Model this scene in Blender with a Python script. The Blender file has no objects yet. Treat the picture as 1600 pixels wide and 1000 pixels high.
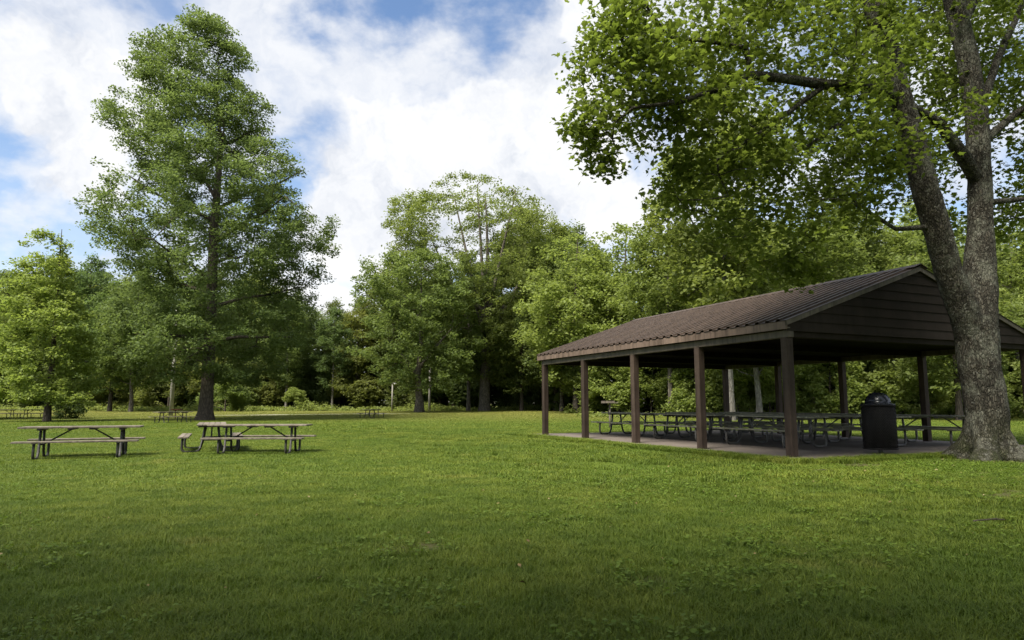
import bpy, bmesh, math, random
import numpy as np
from mathutils import Vector, Matrix, noise as mnoise

random.seed(7)
RNG = np.random.default_rng(7)
scene = bpy.context.scene
COL = scene.collection
PI = math.pi
R = math.radians

# ------------------------------------------------------------------ camera
F_PX = 1067.0
PITCH = math.atan(130.6 / F_PX)
CAM = np.array([0.0, 0.0, 1.3])
cd = bpy.data.cameras.new('camera')
cam = bpy.data.objects.new('camera', cd)
COL.objects.link(cam)
cam.location = CAM
cam.rotation_euler = (PI / 2 + PITCH, 0, 0)
cd.sensor_width = 36.0
cd.lens = 36.0 * F_PX / 1600.0
cd.clip_end = 3000.0
cd.clip_start = 0.05
scene.camera = cam

# ------------------------------------------------------------------ light
SUN_DIR = Vector((-0.66, -0.76, 1.45)).normalized()      # towards the sun
SUN_EL = math.asin(SUN_DIR.z)
sl = bpy.data.lights.new('sun', 'SUN')
sl.energy = 3.3
sl.angle = R(25.0)
sl.color = (1.0, 0.95, 0.86)
so = bpy.data.objects.new('sun', sl)
COL.objects.link(so)
so.rotation_euler = SUN_DIR.to_track_quat('Z', 'Y').to_euler()
so.location = (0, 0, 60)

scene.view_settings.view_transform = 'Standard'
scene.view_settings.look = 'None'
scene.view_settings.gamma = 1.0
scene.view_settings.use_curve_mapping = False
scene.view_settings.exposure = 1.50


class NT:
    """small helper round a node tree"""
    def __init__(self, tree):
        self.t = tree
        tree.nodes.clear()

    def n(self, kind, **kw):
        nd = self.t.nodes.new(kind)
        for k, v in kw.items():
            if k.startswith('i_'):
                key = k[2:]
                key = int(key) if key.isdigit() else key.replace('_', ' ')
                nd.inputs[key].default_value = v
            else:
                setattr(nd, k, v)
        return nd

    def l(self, a, b):
        self.t.links.new(a, b)

    def math(self, op, a, b=None, clamp=False):
        nd = self.n('ShaderNodeMath', operation=op, use_clamp=clamp)
        for i, x in enumerate((a, b)):
            if x is None:
                continue
            if isinstance(x, (int, float)):
                nd.inputs[i].default_value = x
            else:
                self.l(x, nd.inputs[i])
        return nd.outputs[0]

    def ramp(self, fac, stops, interp='LINEAR'):
        nd = self.n('ShaderNodeValToRGB')
        cr = nd.color_ramp
        cr.interpolation = interp
        while len(cr.elements) > 1:
            cr.elements.remove(cr.elements[-1])
        cr.elements[0].position = stops[0][0]
        cr.elements[0].color = (*stops[0][1], 1) if isinstance(stops[0][1], tuple) else (stops[0][1],) * 3 + (1,)
        for p, c in stops[1:]:
            e = cr.elements.new(p)
            e.color = (*c, 1) if isinstance(c, tuple) else (c, c, c, 1)
        self.l(fac, nd.inputs[0])
        return nd.outputs[0]

    def mix(self, fac, a, b, blend='MIX'):
        nd = self.n('ShaderNodeMix', data_type='RGBA', blend_type=blend)
        for s, x in ((0, fac), (6, a), (7, b)):
            if isinstance(x, (int, float)):
                nd.inputs[s].default_value = x
            elif isinstance(x, tuple):
                nd.inputs[s].default_value = (*x, 1)
            else:
                self.l(x, nd.inputs[s])
        return nd.outputs[2]

    def noise(self, vec, scale, detail=4, rough=0.55, dist=0.0):
        nd = self.n('ShaderNodeTexNoise')
        nd.inputs['Scale'].default_value = scale
        nd.inputs['Detail'].default_value = detail
        nd.inputs['Roughness'].default_value = rough
        nd.inputs['Distortion'].default_value = dist
        if vec is not None:
            self.l(vec, nd.inputs['Vector'])
        return nd.outputs[0]


def pix_ray(u, v):
    x = (u - 800) / F_PX
    y = (500 - v) / F_PX
    c, s = math.cos(PITCH), math.sin(PITCH)
    return np.array([x, c - y * s, s + y * c])


# ---- world: Nishita sky with broken cloud laid over the whole dome
world = bpy.data.worlds.new('World')
scene.world = world
world.use_nodes = True
w = NT(world.node_tree)
sky = w.n('ShaderNodeTexSky', sky_type='NISHITA', sun_disc=False)
sky.sun_elevation = SUN_EL
sky.sun_rotation = math.atan2(SUN_DIR.x, SUN_DIR.y)
sky.air_density = 1.0
sky.dust_density = 0.0
sky.ozone_density = 3.0
tc = w.n('ShaderNodeTexCoord')
sep = w.n('ShaderNodeSeparateXYZ')
w.l(tc.outputs['Generated'], sep.inputs[0])
zz = w.math('ADD', w.math('MAXIMUM', sep.outputs[2], 0.0), 0.16)
px = w.math('DIVIDE', sep.outputs[0], zz)
py = w.math('DIVIDE', sep.outputs[1], zz)
comb = w.n('ShaderNodeCombineXYZ')
w.l(px, comb.inputs[0])
w.l(py, comb.inputs[1])
P = comb.outputs[0]


def bump(u, v, width, amp):
    """one cloud bank (or gap) at a direction of the dome"""
    d = Vector(pix_ray(u, v)).normalized()
    q = w.n('ShaderNodeVectorMath', operation='DISTANCE')
    w.l(warp, q.inputs[0])
    q.inputs[1].default_value = d
    m = w.n('ShaderNodeMapRange', interpolation_type='SMOOTHSTEP')
    w.l(q.outputs['Value'], m.inputs[0])
    m.inputs[1].default_value = width
    m.inputs[2].default_value = width * 0.25
    m.inputs[3].default_value = 0.0
    m.inputs[4].default_value = amp
    return m.outputs[0]


# the dome direction, ruffled, so that cloud banks get billowing edges
wn = w.n('ShaderNodeTexNoise')
wn.inputs['Scale'].default_value = 6.0
wn.inputs['Detail'].default_value = 5
wn.inputs['Roughness'].default_value = 0.62
w.l(tc.outputs['Generated'], wn.inputs['Vector'])
sub = w.n('ShaderNodeVectorMath', operation='SUBTRACT')
w.l(wn.outputs['Color'], sub.inputs[0])
sub.inputs[1].default_value = (0.5, 0.5, 0.5)
scl = w.n('ShaderNodeVectorMath', operation='SCALE')
w.l(sub.outputs[0], scl.inputs[0])
scl.inputs['Scale'].default_value = 0.24
add = w.n('ShaderNodeVectorMath', operation='ADD')
w.l(tc.outputs['Generated'], add.inputs[0])
w.l(scl.outputs[0], add.inputs[1])
warp = add.outputs[0]

# heaped cloud: a field of banks over the whole dome plus the banks that stand in this view
big = w.noise(P, 0.8, 4, 0.58, 0.5)
cov = big
for a in ((700, 235, 0.24, 0.39), (860, 200, 0.16, 0.26), (590, 320, 0.12, 0.22), (110, 185, 0.125, 0.40), (150, 300, 0.10, 0.16), (515, 450, 0.12, 0.26),
          (965, 10, 0.10, 0.34), (1010, 330, 0.16, 0.26), (430, 60, 0.12, 0.16), (250, 20, 0.16, 0.14), (20, 20, 0.12, 0.1),
          (710, 20, 0.20, -0.34), (20, 380, 0.20, -0.10), (1000, 225, 0.07, -0.2)):
    cov = w.math('ADD', cov, bump(*a))
mask = w.n('ShaderNodeMapRange', interpolation_type='SMOOTHSTEP')
w.l(cov, mask.inputs[0])
mask.inputs[1].default_value = 0.50
mask.inputs[2].default_value = 0.76
# thin mottled veil between the banks
stretch = w.n('ShaderNodeMapping')
stretch.inputs['Scale'].default_value = (1.0, 1.0, 1.7)
stretch.inputs['Rotation'].default_value = (0, 0, R(25))
w.l(tc.outputs['Generated'], stretch.inputs[0])
veil = w.noise(stretch.outputs[0], 8.5, 6, 0.56, 0.1)
vm = w.n('ShaderNodeMapRange', interpolation_type='SMOOTHSTEP')
w.l(w.math('ADD', veil, w.math('MULTIPLY', cov, 0.30)), vm.inputs[0])
vm.inputs[1].default_value = 0.42
vm.inputs[2].default_value = 0.76
vm.inputs[4].default_value = 0.85
hz = w.n('ShaderNodeMapRange', interpolation_type='SMOOTHSTEP')
w.l(sep.outputs[2], hz.inputs[0])
hz.inputs[1].default_value = 0.40
hz.inputs[2].default_value = 0.05
hz.inputs[4].default_value = 0.5
mfac = w.math('MAXIMUM', mask.outputs[0], w.math('MAXIMUM', vm.outputs[0], hz.outputs[0]))
# cloud body: white where thick and lit, a little grey in the folds
fold = w.noise(warp, 6.5, 5, 0.62, 0.2)
ccol = w.ramp(fold, [(0.34, (0.70, 0.74, 0.82)), (0.47, (0.88, 0.90, 0.94)), (0.60, (1.0, 1.0, 1.0))])
bg1 = w.n('ShaderNodeBackground')
w.l(sky.outputs[0], bg1.inputs[0])
bg1.inputs[1].default_value = 0.070
bg2 = w.n('ShaderNodeBackground')
w.l(ccol, bg2.inputs[0])
bg2.inputs[1].default_value = 0.375
ms = w.n('ShaderNodeMixShader')
w.l(mfac, ms.inputs[0])
w.l(bg1.outputs[0], ms.inputs[1])
w.l(bg2.outputs[0], ms.inputs[2])
world.cycles.sampling_method = 'MANUAL'
world.cycles.sample_map_resolution = 256
wo = w.n('ShaderNodeOutputWorld')
w.l(ms.outputs[0], wo.inputs[0])

cy = scene.cycles
cy.max_bounces = 6
cy.diffuse_bounces = 4
cy.glossy_bounces = 2
cy.transmission_bounces = 4
cy.transparent_max_bounces = 4
cy.caustics_reflective = False
cy.caustics_refractive = False
cy.use_denoising = True
cy.use_adaptive_sampling = True
cy.adaptive_threshold = 0.015


# ------------------------------------------------------------------ helpers
def at_y(u, v, Y):
    r = pix_ray(u, v)
    return CAM + r * (Y / r[1])


def at_z(u, v, z):
    r = pix_ray(u, v)
    return CAM + r * ((z - CAM[2]) / r[2])


def sstep(a, b, x):
    t = np.clip((np.asarray(x, float) - a) / (b - a), 0, 1)
    return t * t * (3 - 2 * t)


P5 = at_z(1238, 714, 0.24)[:2]
DV = np.array([-0.409, 0.9125]); DV /= np.linalg.norm(DV)
NV = np.array([DV[1], -DV[0]])
SH_L, SH_W = 10.9, 8.0


def sh(s, t, z=0.0):
    """shelter coordinates: s inward from the open long side, t along it away from the near gable"""
    p = P5 + NV * s + DV * t
    return np.array([p[0], p[1], z])


def ground_z(x, y):
    x = np.asarray(x, float); y = np.asarray(y, float)
    s = (x - P5[0]) * NV[0] + (y - P5[1]) * NV[1]
    r = 0.205 * sstep(-6.0, -0.6, s) * (1 - sstep(28, 48, y)) * sstep(1, 9, y)
    far = 0.36 * sstep(54, 82, y)
    return r + far * (1 - r / 0.36)


def gz(x, y):
    return float(ground_z(x, y))


def link(o, parent=None):
    COL.objects.link(o)
    if parent is not None:
        o.parent = parent
    return o


def mesh_obj(name, verts, faces, mat, parent=None, smooth=False, attrs=None):
    me = bpy.data.meshes.new(name)
    me.from_pydata([tuple(v) for v in verts], [], [tuple(f) for f in faces])
    me.update()
    if smooth:
        me.polygons.foreach_set('use_smooth', [True] * len(me.polygons))
    if mat is not None:
        me.materials.append(mat)
    o = bpy.data.objects.new(name, me)
    return link(o, parent)


def np_mesh(name, verts, faces, mat, tone=None, smooth=False):
    """fast mesh from an (n,3) vertex array and an (m,k) face array"""
    verts = np.ascontiguousarray(verts, dtype=np.float32)
    faces = np.ascontiguousarray(faces, dtype=np.int32)
    m, k = faces.shape
    me = bpy.data.meshes.new(name)
    me.vertices.add(len(verts))
    me.vertices.foreach_set('co', verts.ravel())
    me.loops.add(m * k)
    me.loops.foreach_set('vertex_index', faces.ravel())
    me.polygons.add(m)
    me.polygons.foreach_set('loop_start', np.arange(0, m * k, k, dtype=np.int32))
    try:
        me.polygons.foreach_set('loop_total', np.full(m, k, dtype=np.int32))
    except Exception:
        pass
    if tone is not None:
        a = me.attributes.new('tone', 'FLOAT', 'FACE')
        a.data.foreach_set('value', np.ascontiguousarray(tone, dtype=np.float32))
    me.update(calc_edges=True)
    if smooth:
        me.polygons.foreach_set('use_smooth', np.ones(m, dtype=bool))
    if mat is not None:
        me.materials.append(mat)
    return me


def tag(o, label=None, cat=None, group=None, kind=None):
    if label: o['label'] = label
    if cat: o['category'] = cat
    if group: o['group'] = group
    if kind: o['kind'] = kind
    return o


def empty(name, loc=(0, 0, 0), rz=0.0, parent=None):
    o = bpy.data.objects.new(name, None)
    o.empty_display_size = 0.2
    o.location = loc
    o.rotation_euler = (0, 0, rz)
    return link(o, parent)


def copy_tree(o, parent=None):
    c = o.copy()
    COL.objects.link(c)
    c.parent = parent
    for ch in list(o.children):
        copy_tree(ch, c)
    return c


class MB:
    """collects simple shapes into one mesh"""
    def __init__(self):
        self.v = []
        self.f = []

    def box(self, lo, hi, M=None, bev=0.0):
        bm = bmesh.new()
        bmesh.ops.create_cube(bm, size=1.0)
        for vv in bm.verts:
            vv.co = Vector([lo[i] + (vv.co[i] + 0.5) * (hi[i] - lo[i]) for i in range(3)])
        if bev > 0:
            bmesh.ops.bevel(bm, geom=bm.edges[:], offset=bev, segments=1, affect='EDGES', profile=0.5)
        self.add_bm(bm, M)
        return self

    def add_bm(self, bm, M=None):
        if M is not None:
            bm.transform(M)
        bm.verts.index_update()
        b = len(self.v)
        self.v += [vv.co.copy() for vv in bm.verts]
        self.f += [[b + x.index for x in ff.verts] for ff in bm.faces]
        bm.free()

    def tube(self, pts, rad, k=8, cap=True):
        v, f = tube_geo(np.array(pts, float), rad if hasattr(rad, '__len__') else [rad] * len(pts), k, cap)
        b = len(self.v)
        self.v += [Vector(x) for x in v]
        self.f += [[b + i for i in q] for q in f]
        return self

    def lathe(self, prof, k=28, M=None):
        b = len(self.v)
        for r, z in prof:
            for i in range(k):
                a = 2 * PI * i / k
                p = Vector((r * math.cos(a), r * math.sin(a), z))
                self.v.append(M @ p if M else p)
        for j in range(len(prof) - 1):
            for i in range(k):
                i2 = (i + 1) % k
                self.f.append([b + j * k + i, b + j * k + i2, b + (j + 1) * k + i2, b + (j + 1) * k + i])
        self.f.append([b + i for i in range(k)][::-1])
        self.f.append([b + (len(prof) - 1) * k + i for i in range(k)])
        return self

    def build(self, name, mat, parent=None, smooth=False):
        return mesh_obj(name, self.v, self.f, mat, parent, smooth)


def tube_geo(pts, rads, k, cap=True):
    n = len(pts)
    tang = np.zeros_like(pts)
    tang[1:-1] = pts[2:] - pts[:-2]
    tang[0] = pts[1] - pts[0]
    tang[-1] = pts[-1] - pts[-2]
    tang /= np.maximum(np.linalg.norm(tang, axis=1, keepdims=True), 1e-9)
    a = np.array([0, 0, 1.0]) if abs(tang[0][2]) < 0.9 else np.array([1.0, 0, 0])
    nrm = a - tang[0] * np.dot(a, tang[0])
    nrm /= np.linalg.norm(nrm)
    ang = np.linspace(0, 2 * PI, k, endpoint=False)
    ca, sa = np.cos(ang)[:, None], np.sin(ang)[:, None]
    out = []
    for i in range(n):
        nrm = nrm - tang[i] * np.dot(nrm, tang[i])
        l = np.linalg.norm(nrm)
        nrm = nrm / l if l > 1e-6 else np.cross(tang[i], [1, 0, 0])
        b = np.cross(tang[i], nrm)
        out.append(pts[i] + rads[i] * (ca * nrm + sa * b))
    v = np.concatenate(out)
    f = []
    for i in range(n - 1):
        for j in range(k):
            j2 = (j + 1) % k
            f.append((i * k + j, i * k + j2, (i + 1) * k + j2, (i + 1) * k + j))
    if cap:
        f.append(tuple(range(k))[::-1])
        f.append(tuple((n - 1) * k + j for j in range(k)))
    return v, f


# ------------------------------------------------------------------ materials
MATS = {}


def new_mat(name):
    m = bpy.data.materials.new(name)
    m.use_nodes = True
    t = NT(m.node_tree)
    out = t.n('ShaderNodeOutputMaterial')
    MATS[name] = m
    return m, t, out


def principled(t, out, col, rough=0.8, spec=0.3, metal=0.0, bump=None, bstr=0.3, bdist=0.02):
    p = t.n('ShaderNodeBsdfPrincipled')
    if isinstance(col, tuple):
        p.inputs['Base Color'].default_value = (*col, 1)
    else:
        t.l(col, p.inputs['Base Color'])
    if isinstance(rough, (int, float)):
        p.inputs['Roughness'].default_value = rough
    else:
        t.l(rough, p.inputs['Roughness'])
    p.inputs['Specular IOR Level'].default_value = spec
    p.inputs['Metallic'].default_value = metal
    if bump is not None:
        b = t.n('ShaderNodeBump')
        b.inputs['Strength'].default_value = bstr
        b.inputs['Distance'].default_value = bdist
        t.l(bump, b.inputs['Height'])
        t.l(b.outputs[0], p.inputs['Normal'])
    if out is not None:
        t.l(p.outputs[0], out.inputs[0])
    return p


def leaf_mat(name, dark, mid, light, trans=0.42):
    m, t, out = new_mat(name)
    at = t.n('ShaderNodeAttribute', attribute_name='tone')
    c = t.ramp(at.outputs['Fac'], [(0.0, dark), (0.5, mid), (1.0, light)])
    oi = t.n('ShaderNodeObjectInfo')
    c = t.mix(1.0, c, oi.outputs['Color'], 'MULTIPLY')
    p = principled(t, None, c, 0.6, 0.2)
    tr = t.n('ShaderNodeBsdfTranslucent')
    c2 = t.mix(1.0, c, (1.50, 1.50, 1.05), 'MULTIPLY')
    t.l(c2, tr.inputs[0])
    mx = t.n('ShaderNodeMixShader')
    mx.inputs[0].default_value = trans
    t.l(p.outputs[0], mx.inputs[1])
    t.l(tr.outputs[0], mx.inputs[2])
    t.l(mx.outputs[0], out.inputs[0])
    return m


M_LEAF = leaf_mat('leaf', (0.085, 0.113, 0.032), (0.142, 0.178, 0.056), (0.205, 0.245, 0.092), 0.50)
M_MAPLE = leaf_mat('maple_leaf', (0.072, 0.100, 0.016), (0.108, 0.144, 0.025), (0.150, 0.188, 0.038), 0.64)


def bark_mat(name, c1, c2, c3, scale, bdist=0.03, lichen=None):
    m, t, out = new_mat(name)
    g = t.n('ShaderNodeTexCoord')
    mp = t.n('ShaderNodeMapping')
    mp.inputs['Scale'].default_value = (1, 1, 0.35)
    t.l(g.outputs['Object'], mp.inputs[0])
    vor = t.n('ShaderNodeTexVoronoi', feature='DISTANCE_TO_EDGE')
    vor.inputs['Scale'].default_value = scale
    nz = t.n('ShaderNodeTexNoise')
    nz.inputs['Scale'].default_value = scale * 0.6
    nz.inputs['Detail'].default_value = 5
    t.l(mp.outputs[0], nz.inputs['Vector'])
    mxv = t.n('ShaderNodeVectorMath', operation='MULTIPLY_ADD')
    t.l(nz.outputs['Color'], mxv.inputs[0])
    mxv.inputs[1].default_value = (2.2 / scale,) * 3
    t.l(mp.outputs[0], mxv.inputs[2])
    t.l(mxv.outputs[0], vor.inputs['Vector'])
    crack = t.ramp(vor.outputs['Distance'], [(0.0, 0.0), (0.22, 1.0)])
    n1 = t.noise(mp.outputs[0], scale * 1.3, 6, 0.65)
    col = t.mix(t.ramp(n1, [(0.35, 0.0), (0.65, 1.0)]), c1, c2)
    col = t.mix(t.math('MULTIPLY', t.math('SUBTRACT', 1.0, crack), 0.7), col, c3)
    if lichen:
        n2 = t.noise(g.outputs['Object'], 2.3, 6, 0.7)
        col = t.mix(t.ramp(n2, [(0.48, 0.0), (0.60, 0.75)]), col, lichen)
        n3 = t.noise(mp.outputs[0], 7.0, 5, 0.7, 0.6)
        col = t.mix(t.ramp(n3, [(0.50, 0.0), (0.60, 0.8)]), col, (0.026, 0.023, 0.017))
        n4 = t.noise(g.outputs['Object'], 13.0, 4, 0.7, 0.5)
        col = t.mix(t.ramp(n4, [(0.58, 0.0), (0.66, 0.7)]), col, (0.23, 0.225, 0.185))
        spz = t.n('ShaderNodeSeparateXYZ')
        t.l(g.outputs['Object'], spz.inputs[0])
        mo = t.n('ShaderNodeMapRange')
        t.l(spz.outputs[2], mo.inputs[0])
        mo.inputs[1].default_value = 1.1
        mo.inputs[2].default_value = 0.0
        col = t.mix(t.math('MULTIPLY', mo.outputs[0], t.ramp(n2, [(0.40, 0.75), (0.56, 0.0)])), col, (0.045, 0.055, 0.018))
    h = t.math('ADD', t.math('MULTIPLY', crack, 0.7), t.math('MULTIPLY', n1, 0.6))
    principled(t, out, col, 0.92, 0.15, bump=h, bstr=0.9, bdist=bdist)
    return m


M_BARK = bark_mat('bark_grey', (0.10, 0.085, 0.065), (0.19, 0.165, 0.13), (0.035, 0.03, 0.024), 6.0)
M_BARK_D = bark_mat('bark_dark', (0.07, 0.056, 0.042), (0.13, 0.108, 0.082), (0.03, 0.025, 0.02), 6.0)
M_BARK_N = bark_mat('bark_lichen', (0.042, 0.036, 0.026), (0.125, 0.112, 0.084), (0.010, 0.009, 0.007), 24.0, 0.05,
                    (0.150, 0.150, 0.112))
M_BARK_P = bark_mat('bark_pale', (0.17, 0.155, 0.13), (0.28, 0.26, 0.22), (0.08, 0.07, 0.055), 5.0)


def paint_mat(name, c1, c2, rough=0.55, scale=3.0, spec=0.4, var=0.2, streak=1.0):
    m, t, out = new_mat(name)
    g = t.n('ShaderNodeTexCoord')
    n1 = t.noise(g.outputs['Object'], scale, 6, 0.65)
    n2 = t.noise(g.outputs['Object'], scale * 14, 3, 0.6)
    col = t.mix(t.ramp(n1, [(0.36, 0.0), (0.66, 1.0)]), c1, c2)
    col = t.mix(t.ramp(n2, [(0.62, 0.0), (0.75, 0.35)]), col, (c2[0] * 1.5, c2[1] * 1.5, c2[2] * 1.5))
    # weather streaks running down, and each piece a little lighter or darker than the next
    mp = t.n('ShaderNodeMapping')
    mp.inputs['Scale'].default_value = (9.0, 9.0, 0.9)
    t.l(g.outputs['Object'], mp.inputs[0])
    st = t.noise(mp.outputs[0], 1.0, 4, 0.6)
    col = t.mix(streak, col, t.ramp(st, [(0.34, (0.62, 0.60, 0.58)), (0.5, (1.0, 1.0, 1.0)), (0.68, (1.22, 1.2, 1.16))]), 'MULTIPLY')
    oi = t.n('ShaderNodeObjectInfo')
    col = t.mix(1.0, col, t.ramp(oi.outputs['Random'], [(0.0, (1 - var,) * 3), (1.0, (1 + var,) * 3)]), 'MULTIPLY')
    principled(t, out, col, rough, spec, bump=n2, bstr=0.15, bdist=0.004)
    return m


M_POST = paint_mat('brown_paint', (0.038, 0.027, 0.020), (0.060, 0.043, 0.033), 0.7, 3.0, 0.15)
M_FASCIA = paint_mat('fascia_brown', (0.110, 0.078, 0.058), (0.150, 0.108, 0.083), 0.6, 1.3, 0.2)
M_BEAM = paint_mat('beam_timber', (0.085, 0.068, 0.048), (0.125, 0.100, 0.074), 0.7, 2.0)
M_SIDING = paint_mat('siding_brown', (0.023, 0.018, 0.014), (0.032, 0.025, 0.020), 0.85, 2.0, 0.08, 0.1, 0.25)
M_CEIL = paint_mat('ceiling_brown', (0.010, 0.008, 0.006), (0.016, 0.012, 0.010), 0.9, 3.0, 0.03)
M_ROOF = paint_mat('roof_metal', (0.046, 0.032, 0.023), (0.074, 0.053, 0.040), 0.55, 1.2, 0.2, 0.05)
M_PLANK = paint_mat('weathered_plank', (0.115, 0.095, 0.070), (0.190, 0.162, 0.125), 0.8, 5.0)
M_PLANK_S = paint_mat('shelter_plank', (0.170, 0.165, 0.115), (0.240, 0.230, 0.165), 0.75, 5.0)
M_STEEL = paint_mat('steel_tube', (0.036, 0.034, 0.031), (0.064, 0.061, 0.056), 0.5, 6.0, 0.3)
M_STEEL_D = paint_mat('dark_steel', (0.065, 0.062, 0.056), (0.11, 0.105, 0.095), 0.45, 6.0, 0.5)
M_CANB = paint_mat('can_coating', (0.010, 0.0095, 0.009), (0.015, 0.014, 0.0135), 0.6, 6.0, 0.12)
M_DOME = paint_mat('dome_plastic', (0.008, 0.009, 0.012), (0.012, 0.013, 0.018), 0.25, 4.0, 0.5)
M_POLE = paint_mat('pale_pole', (0.24, 0.225, 0.19), (0.33, 0.31, 0.27), 0.8, 3.0)
M_LAMP = paint_mat('lamp_white', (0.70, 0.70, 0.68), (0.8, 0.8, 0.78), 0.4, 3.0)
M_RUST = paint_mat('rusty_steel', (0.17, 0.075, 0.04), (0.25, 0.12, 0.07), 0.8, 6.0)


def concrete_mat():
    m, t, out = new_mat('concrete')
    g = t.n('ShaderNodeTexCoord')
    n1 = t.noise(g.outputs['Object'], 0.7, 6, 0.7)
    n2 = t.noise(g.outputs['Object'], 18.0, 4, 0.6)
    col = t.mix(t.ramp(n1, [(0.35, 0.0), (0.65, 1.0)]), (0.105, 0.086, 0.070), (0.17, 0.142, 0.118))
    col = t.mix(t.ramp(n2, [(0.55, 0.0), (0.75, 0.4)]), col, (0.075, 0.06, 0.048))
    principled(t, out, col, 0.85, 0.25, bump=n2, bstr=0.3, bdist=0.004)
    return m


M_CONC = concrete_mat()


def sand_mat():
    m, t, out = new_mat('pale_gravel')
    g = t.n('ShaderNodeTexCoord')
    n1 = t.noise(g.outputs['Object'], 1.2, 6, 0.7)
    col = t.mix(n1, (0.24, 0.23, 0.14), (0.46, 0.43, 0.35))
    principled(t, out, col, 0.9, 0.2)
    return m


M_SAND = sand_mat()


def lawn_colour(t, vec):
    """the lawn's own patchiness: lush, yellowish and worn places"""
    a = t.noise(vec, 0.30, 5, 0.65)
    b = t.noise(vec, 1.7, 4, 0.6)
    c = t.noise(vec, 0.55, 5, 0.65)
    col = t.mix(t.ramp(a, [(0.35, 0.0), (0.65, 1.0)]), (0.092, 0.142, 0.016), (0.150, 0.186, 0.026))
    col = t.mix(t.ramp(b, [(0.42, 0.0), (0.62, 0.75)]), col, (0.070, 0.112, 0.012))
    # drier, paler turf out by the woods
    sy = t.n('ShaderNodeSeparateXYZ')
    t.l(vec, sy.inputs[0])
    dry = t.n('ShaderNodeMapRange', interpolation_type='SMOOTHSTEP')
    t.l(sy.outputs[1], dry.inputs[0])
    dry.inputs[1].default_value = 40.0
    dry.inputs[2].default_value = 74.0
    dry.inputs[4].default_value = 0.75
    col = t.mix(t.math('MULTIPLY', dry.outputs[0], t.ramp(c, [(0.3, 0.5), (0.6, 1.0)])), col, (0.27, 0.26, 0.075))
    col = t.mix(t.ramp(c, [(0.60, 0.0), (0.72, 0.45)]), col, (0.24, 0.22, 0.055))
    return col


def ground_mat():
    m, t, out = new_mat('lawn_ground')
    g = t.n('ShaderNodeTexCoord')
    v = g.outputs['Object']
    col = lawn_colour(t, v)
    # bare earth where feet wear the turf near the shelter and tree
    d = t.noise(v, 0.9, 6, 0.7, 0.4)
    sp = t.n('ShaderNodeSeparateXYZ')
    t.l(v, sp.inputs[0])
    near = None
    for (cx, cy_, r) in ((6.1, 12.3, 1.1), (9.4, 13.6, 1.9), (6.1, 8.7, 0.8), (9.0, 9.65, 0.95), (9.6, 6.9, 0.8), (7.6, 11.0, 0.8), (-0.9, 6.4, 0.5), (1.0, 5.3, 0.45)):
        q = t.n('ShaderNodeVectorMath', operation='DISTANCE')
        t.l(v, q.inputs[0])
        q.inputs[1].default_value = (cx, cy_, 0.1)
        mr = t.n('ShaderNodeMapRange')
        t.l(q.outputs['Value'], mr.inputs[0])
        mr.inputs[1].default_value = r
        mr.inputs[2].default_value = r * 0.2
        near = mr.outputs[0] if near is None else t.math('MAXIMUM', near, mr.outputs[0])
    bare = t.ramp(t.math('ADD', t.math('MULTIPLY', near, 0.32), d), [(0.62, 0.0), (0.72, 0.9)])
    col = t.mix(bare, col, (0.105, 0.080, 0.045))
    fine = t.noise(v, 26.0, 4, 0.7)
    col = t.mix(t.ramp(fine, [(0.35, 0.7), (0.65, 0.15)]), col, (0.045, 0.065, 0.010))
    h = t.math('ADD', t.noise(v, 9.0, 4, 0.7), t.math('MULTIPLY', fine, 0.6))
    principled(t, out, col, 0.9, 0.1, bump=h, bstr=0.7, bdist=0.05)
    return m


M_GROUND = ground_mat()


def grass_mat():
    m, t, out = new_mat('grass_blade')
    g = t.n('ShaderNodeNewGeometry')
    v = g.outputs['Position']
    col = lawn_colour(t, v)
    at = t.n('ShaderNodeAttribute', attribute_name='tone')
    col = t.mix(1.0, col, t.ramp(at.outputs['Fac'], [(0.0, (0.75, 0.82, 0.8)), (0.55, (1.3, 1.26, 1.15)), (0.93, (1.75, 1.6, 1.5)),
                                                   (1.0, (2.4, 1.9, 2.6))]), 'MULTIPLY')
    p = principled(t, None, col, 0.55, 0.25)
    tr = t.n('ShaderNodeBsdfTranslucent')
    t.l(col, tr.inputs[0])
    mx = t.n('ShaderNodeMixShader')
    mx.inputs[0].default_value = 0.35
    t.l(p.outputs[0], mx.inputs[1])
    t.l(tr.outputs[0], mx.inputs[2])
    t.l(mx.outputs[0], out.inputs[0])
    return m


M_GRASS = grass_mat()
M_WEED = leaf_mat('weed_leaf', (0.07, 0.115, 0.014), (0.105, 0.16, 0.020), (0.145, 0.20, 0.032), 0.35)


# ------------------------------------------------------------------ ground
def build_ground():
    xs = np.unique(np.concatenate([np.linspace(-600, -60, 19), np.linspace(-60, 60, 161), np.linspace(60, 600, 19)]))
    ys = np.unique(np.concatenate([np.linspace(-300, -20, 15), np.linspace(-20, 110, 175), np.linspace(110, 900, 21)]))
    X, Y = np.meshgrid(xs, ys)
    Z = ground_z(X, Y)
    v = np.stack([X.ravel(), Y.ravel(), Z.ravel()], 1)
    nx, ny = len(xs), len(ys)
    i = np.arange(nx * ny).reshape(ny, nx)
    f = np.stack([i[:-1, :-1].ravel(), i[:-1, 1:].ravel(), i[1:, 1:].ravel(), i[1:, :-1].ravel()], 1)
    o = bpy.data.objects.new('ground', np_mesh('ground', v, f, M_GROUND, smooth=True))
    link(o)
    tag(o, 'green mown lawn stretching from the foreground back to the woods', 'lawn', kind='structure')


build_ground()


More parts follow.
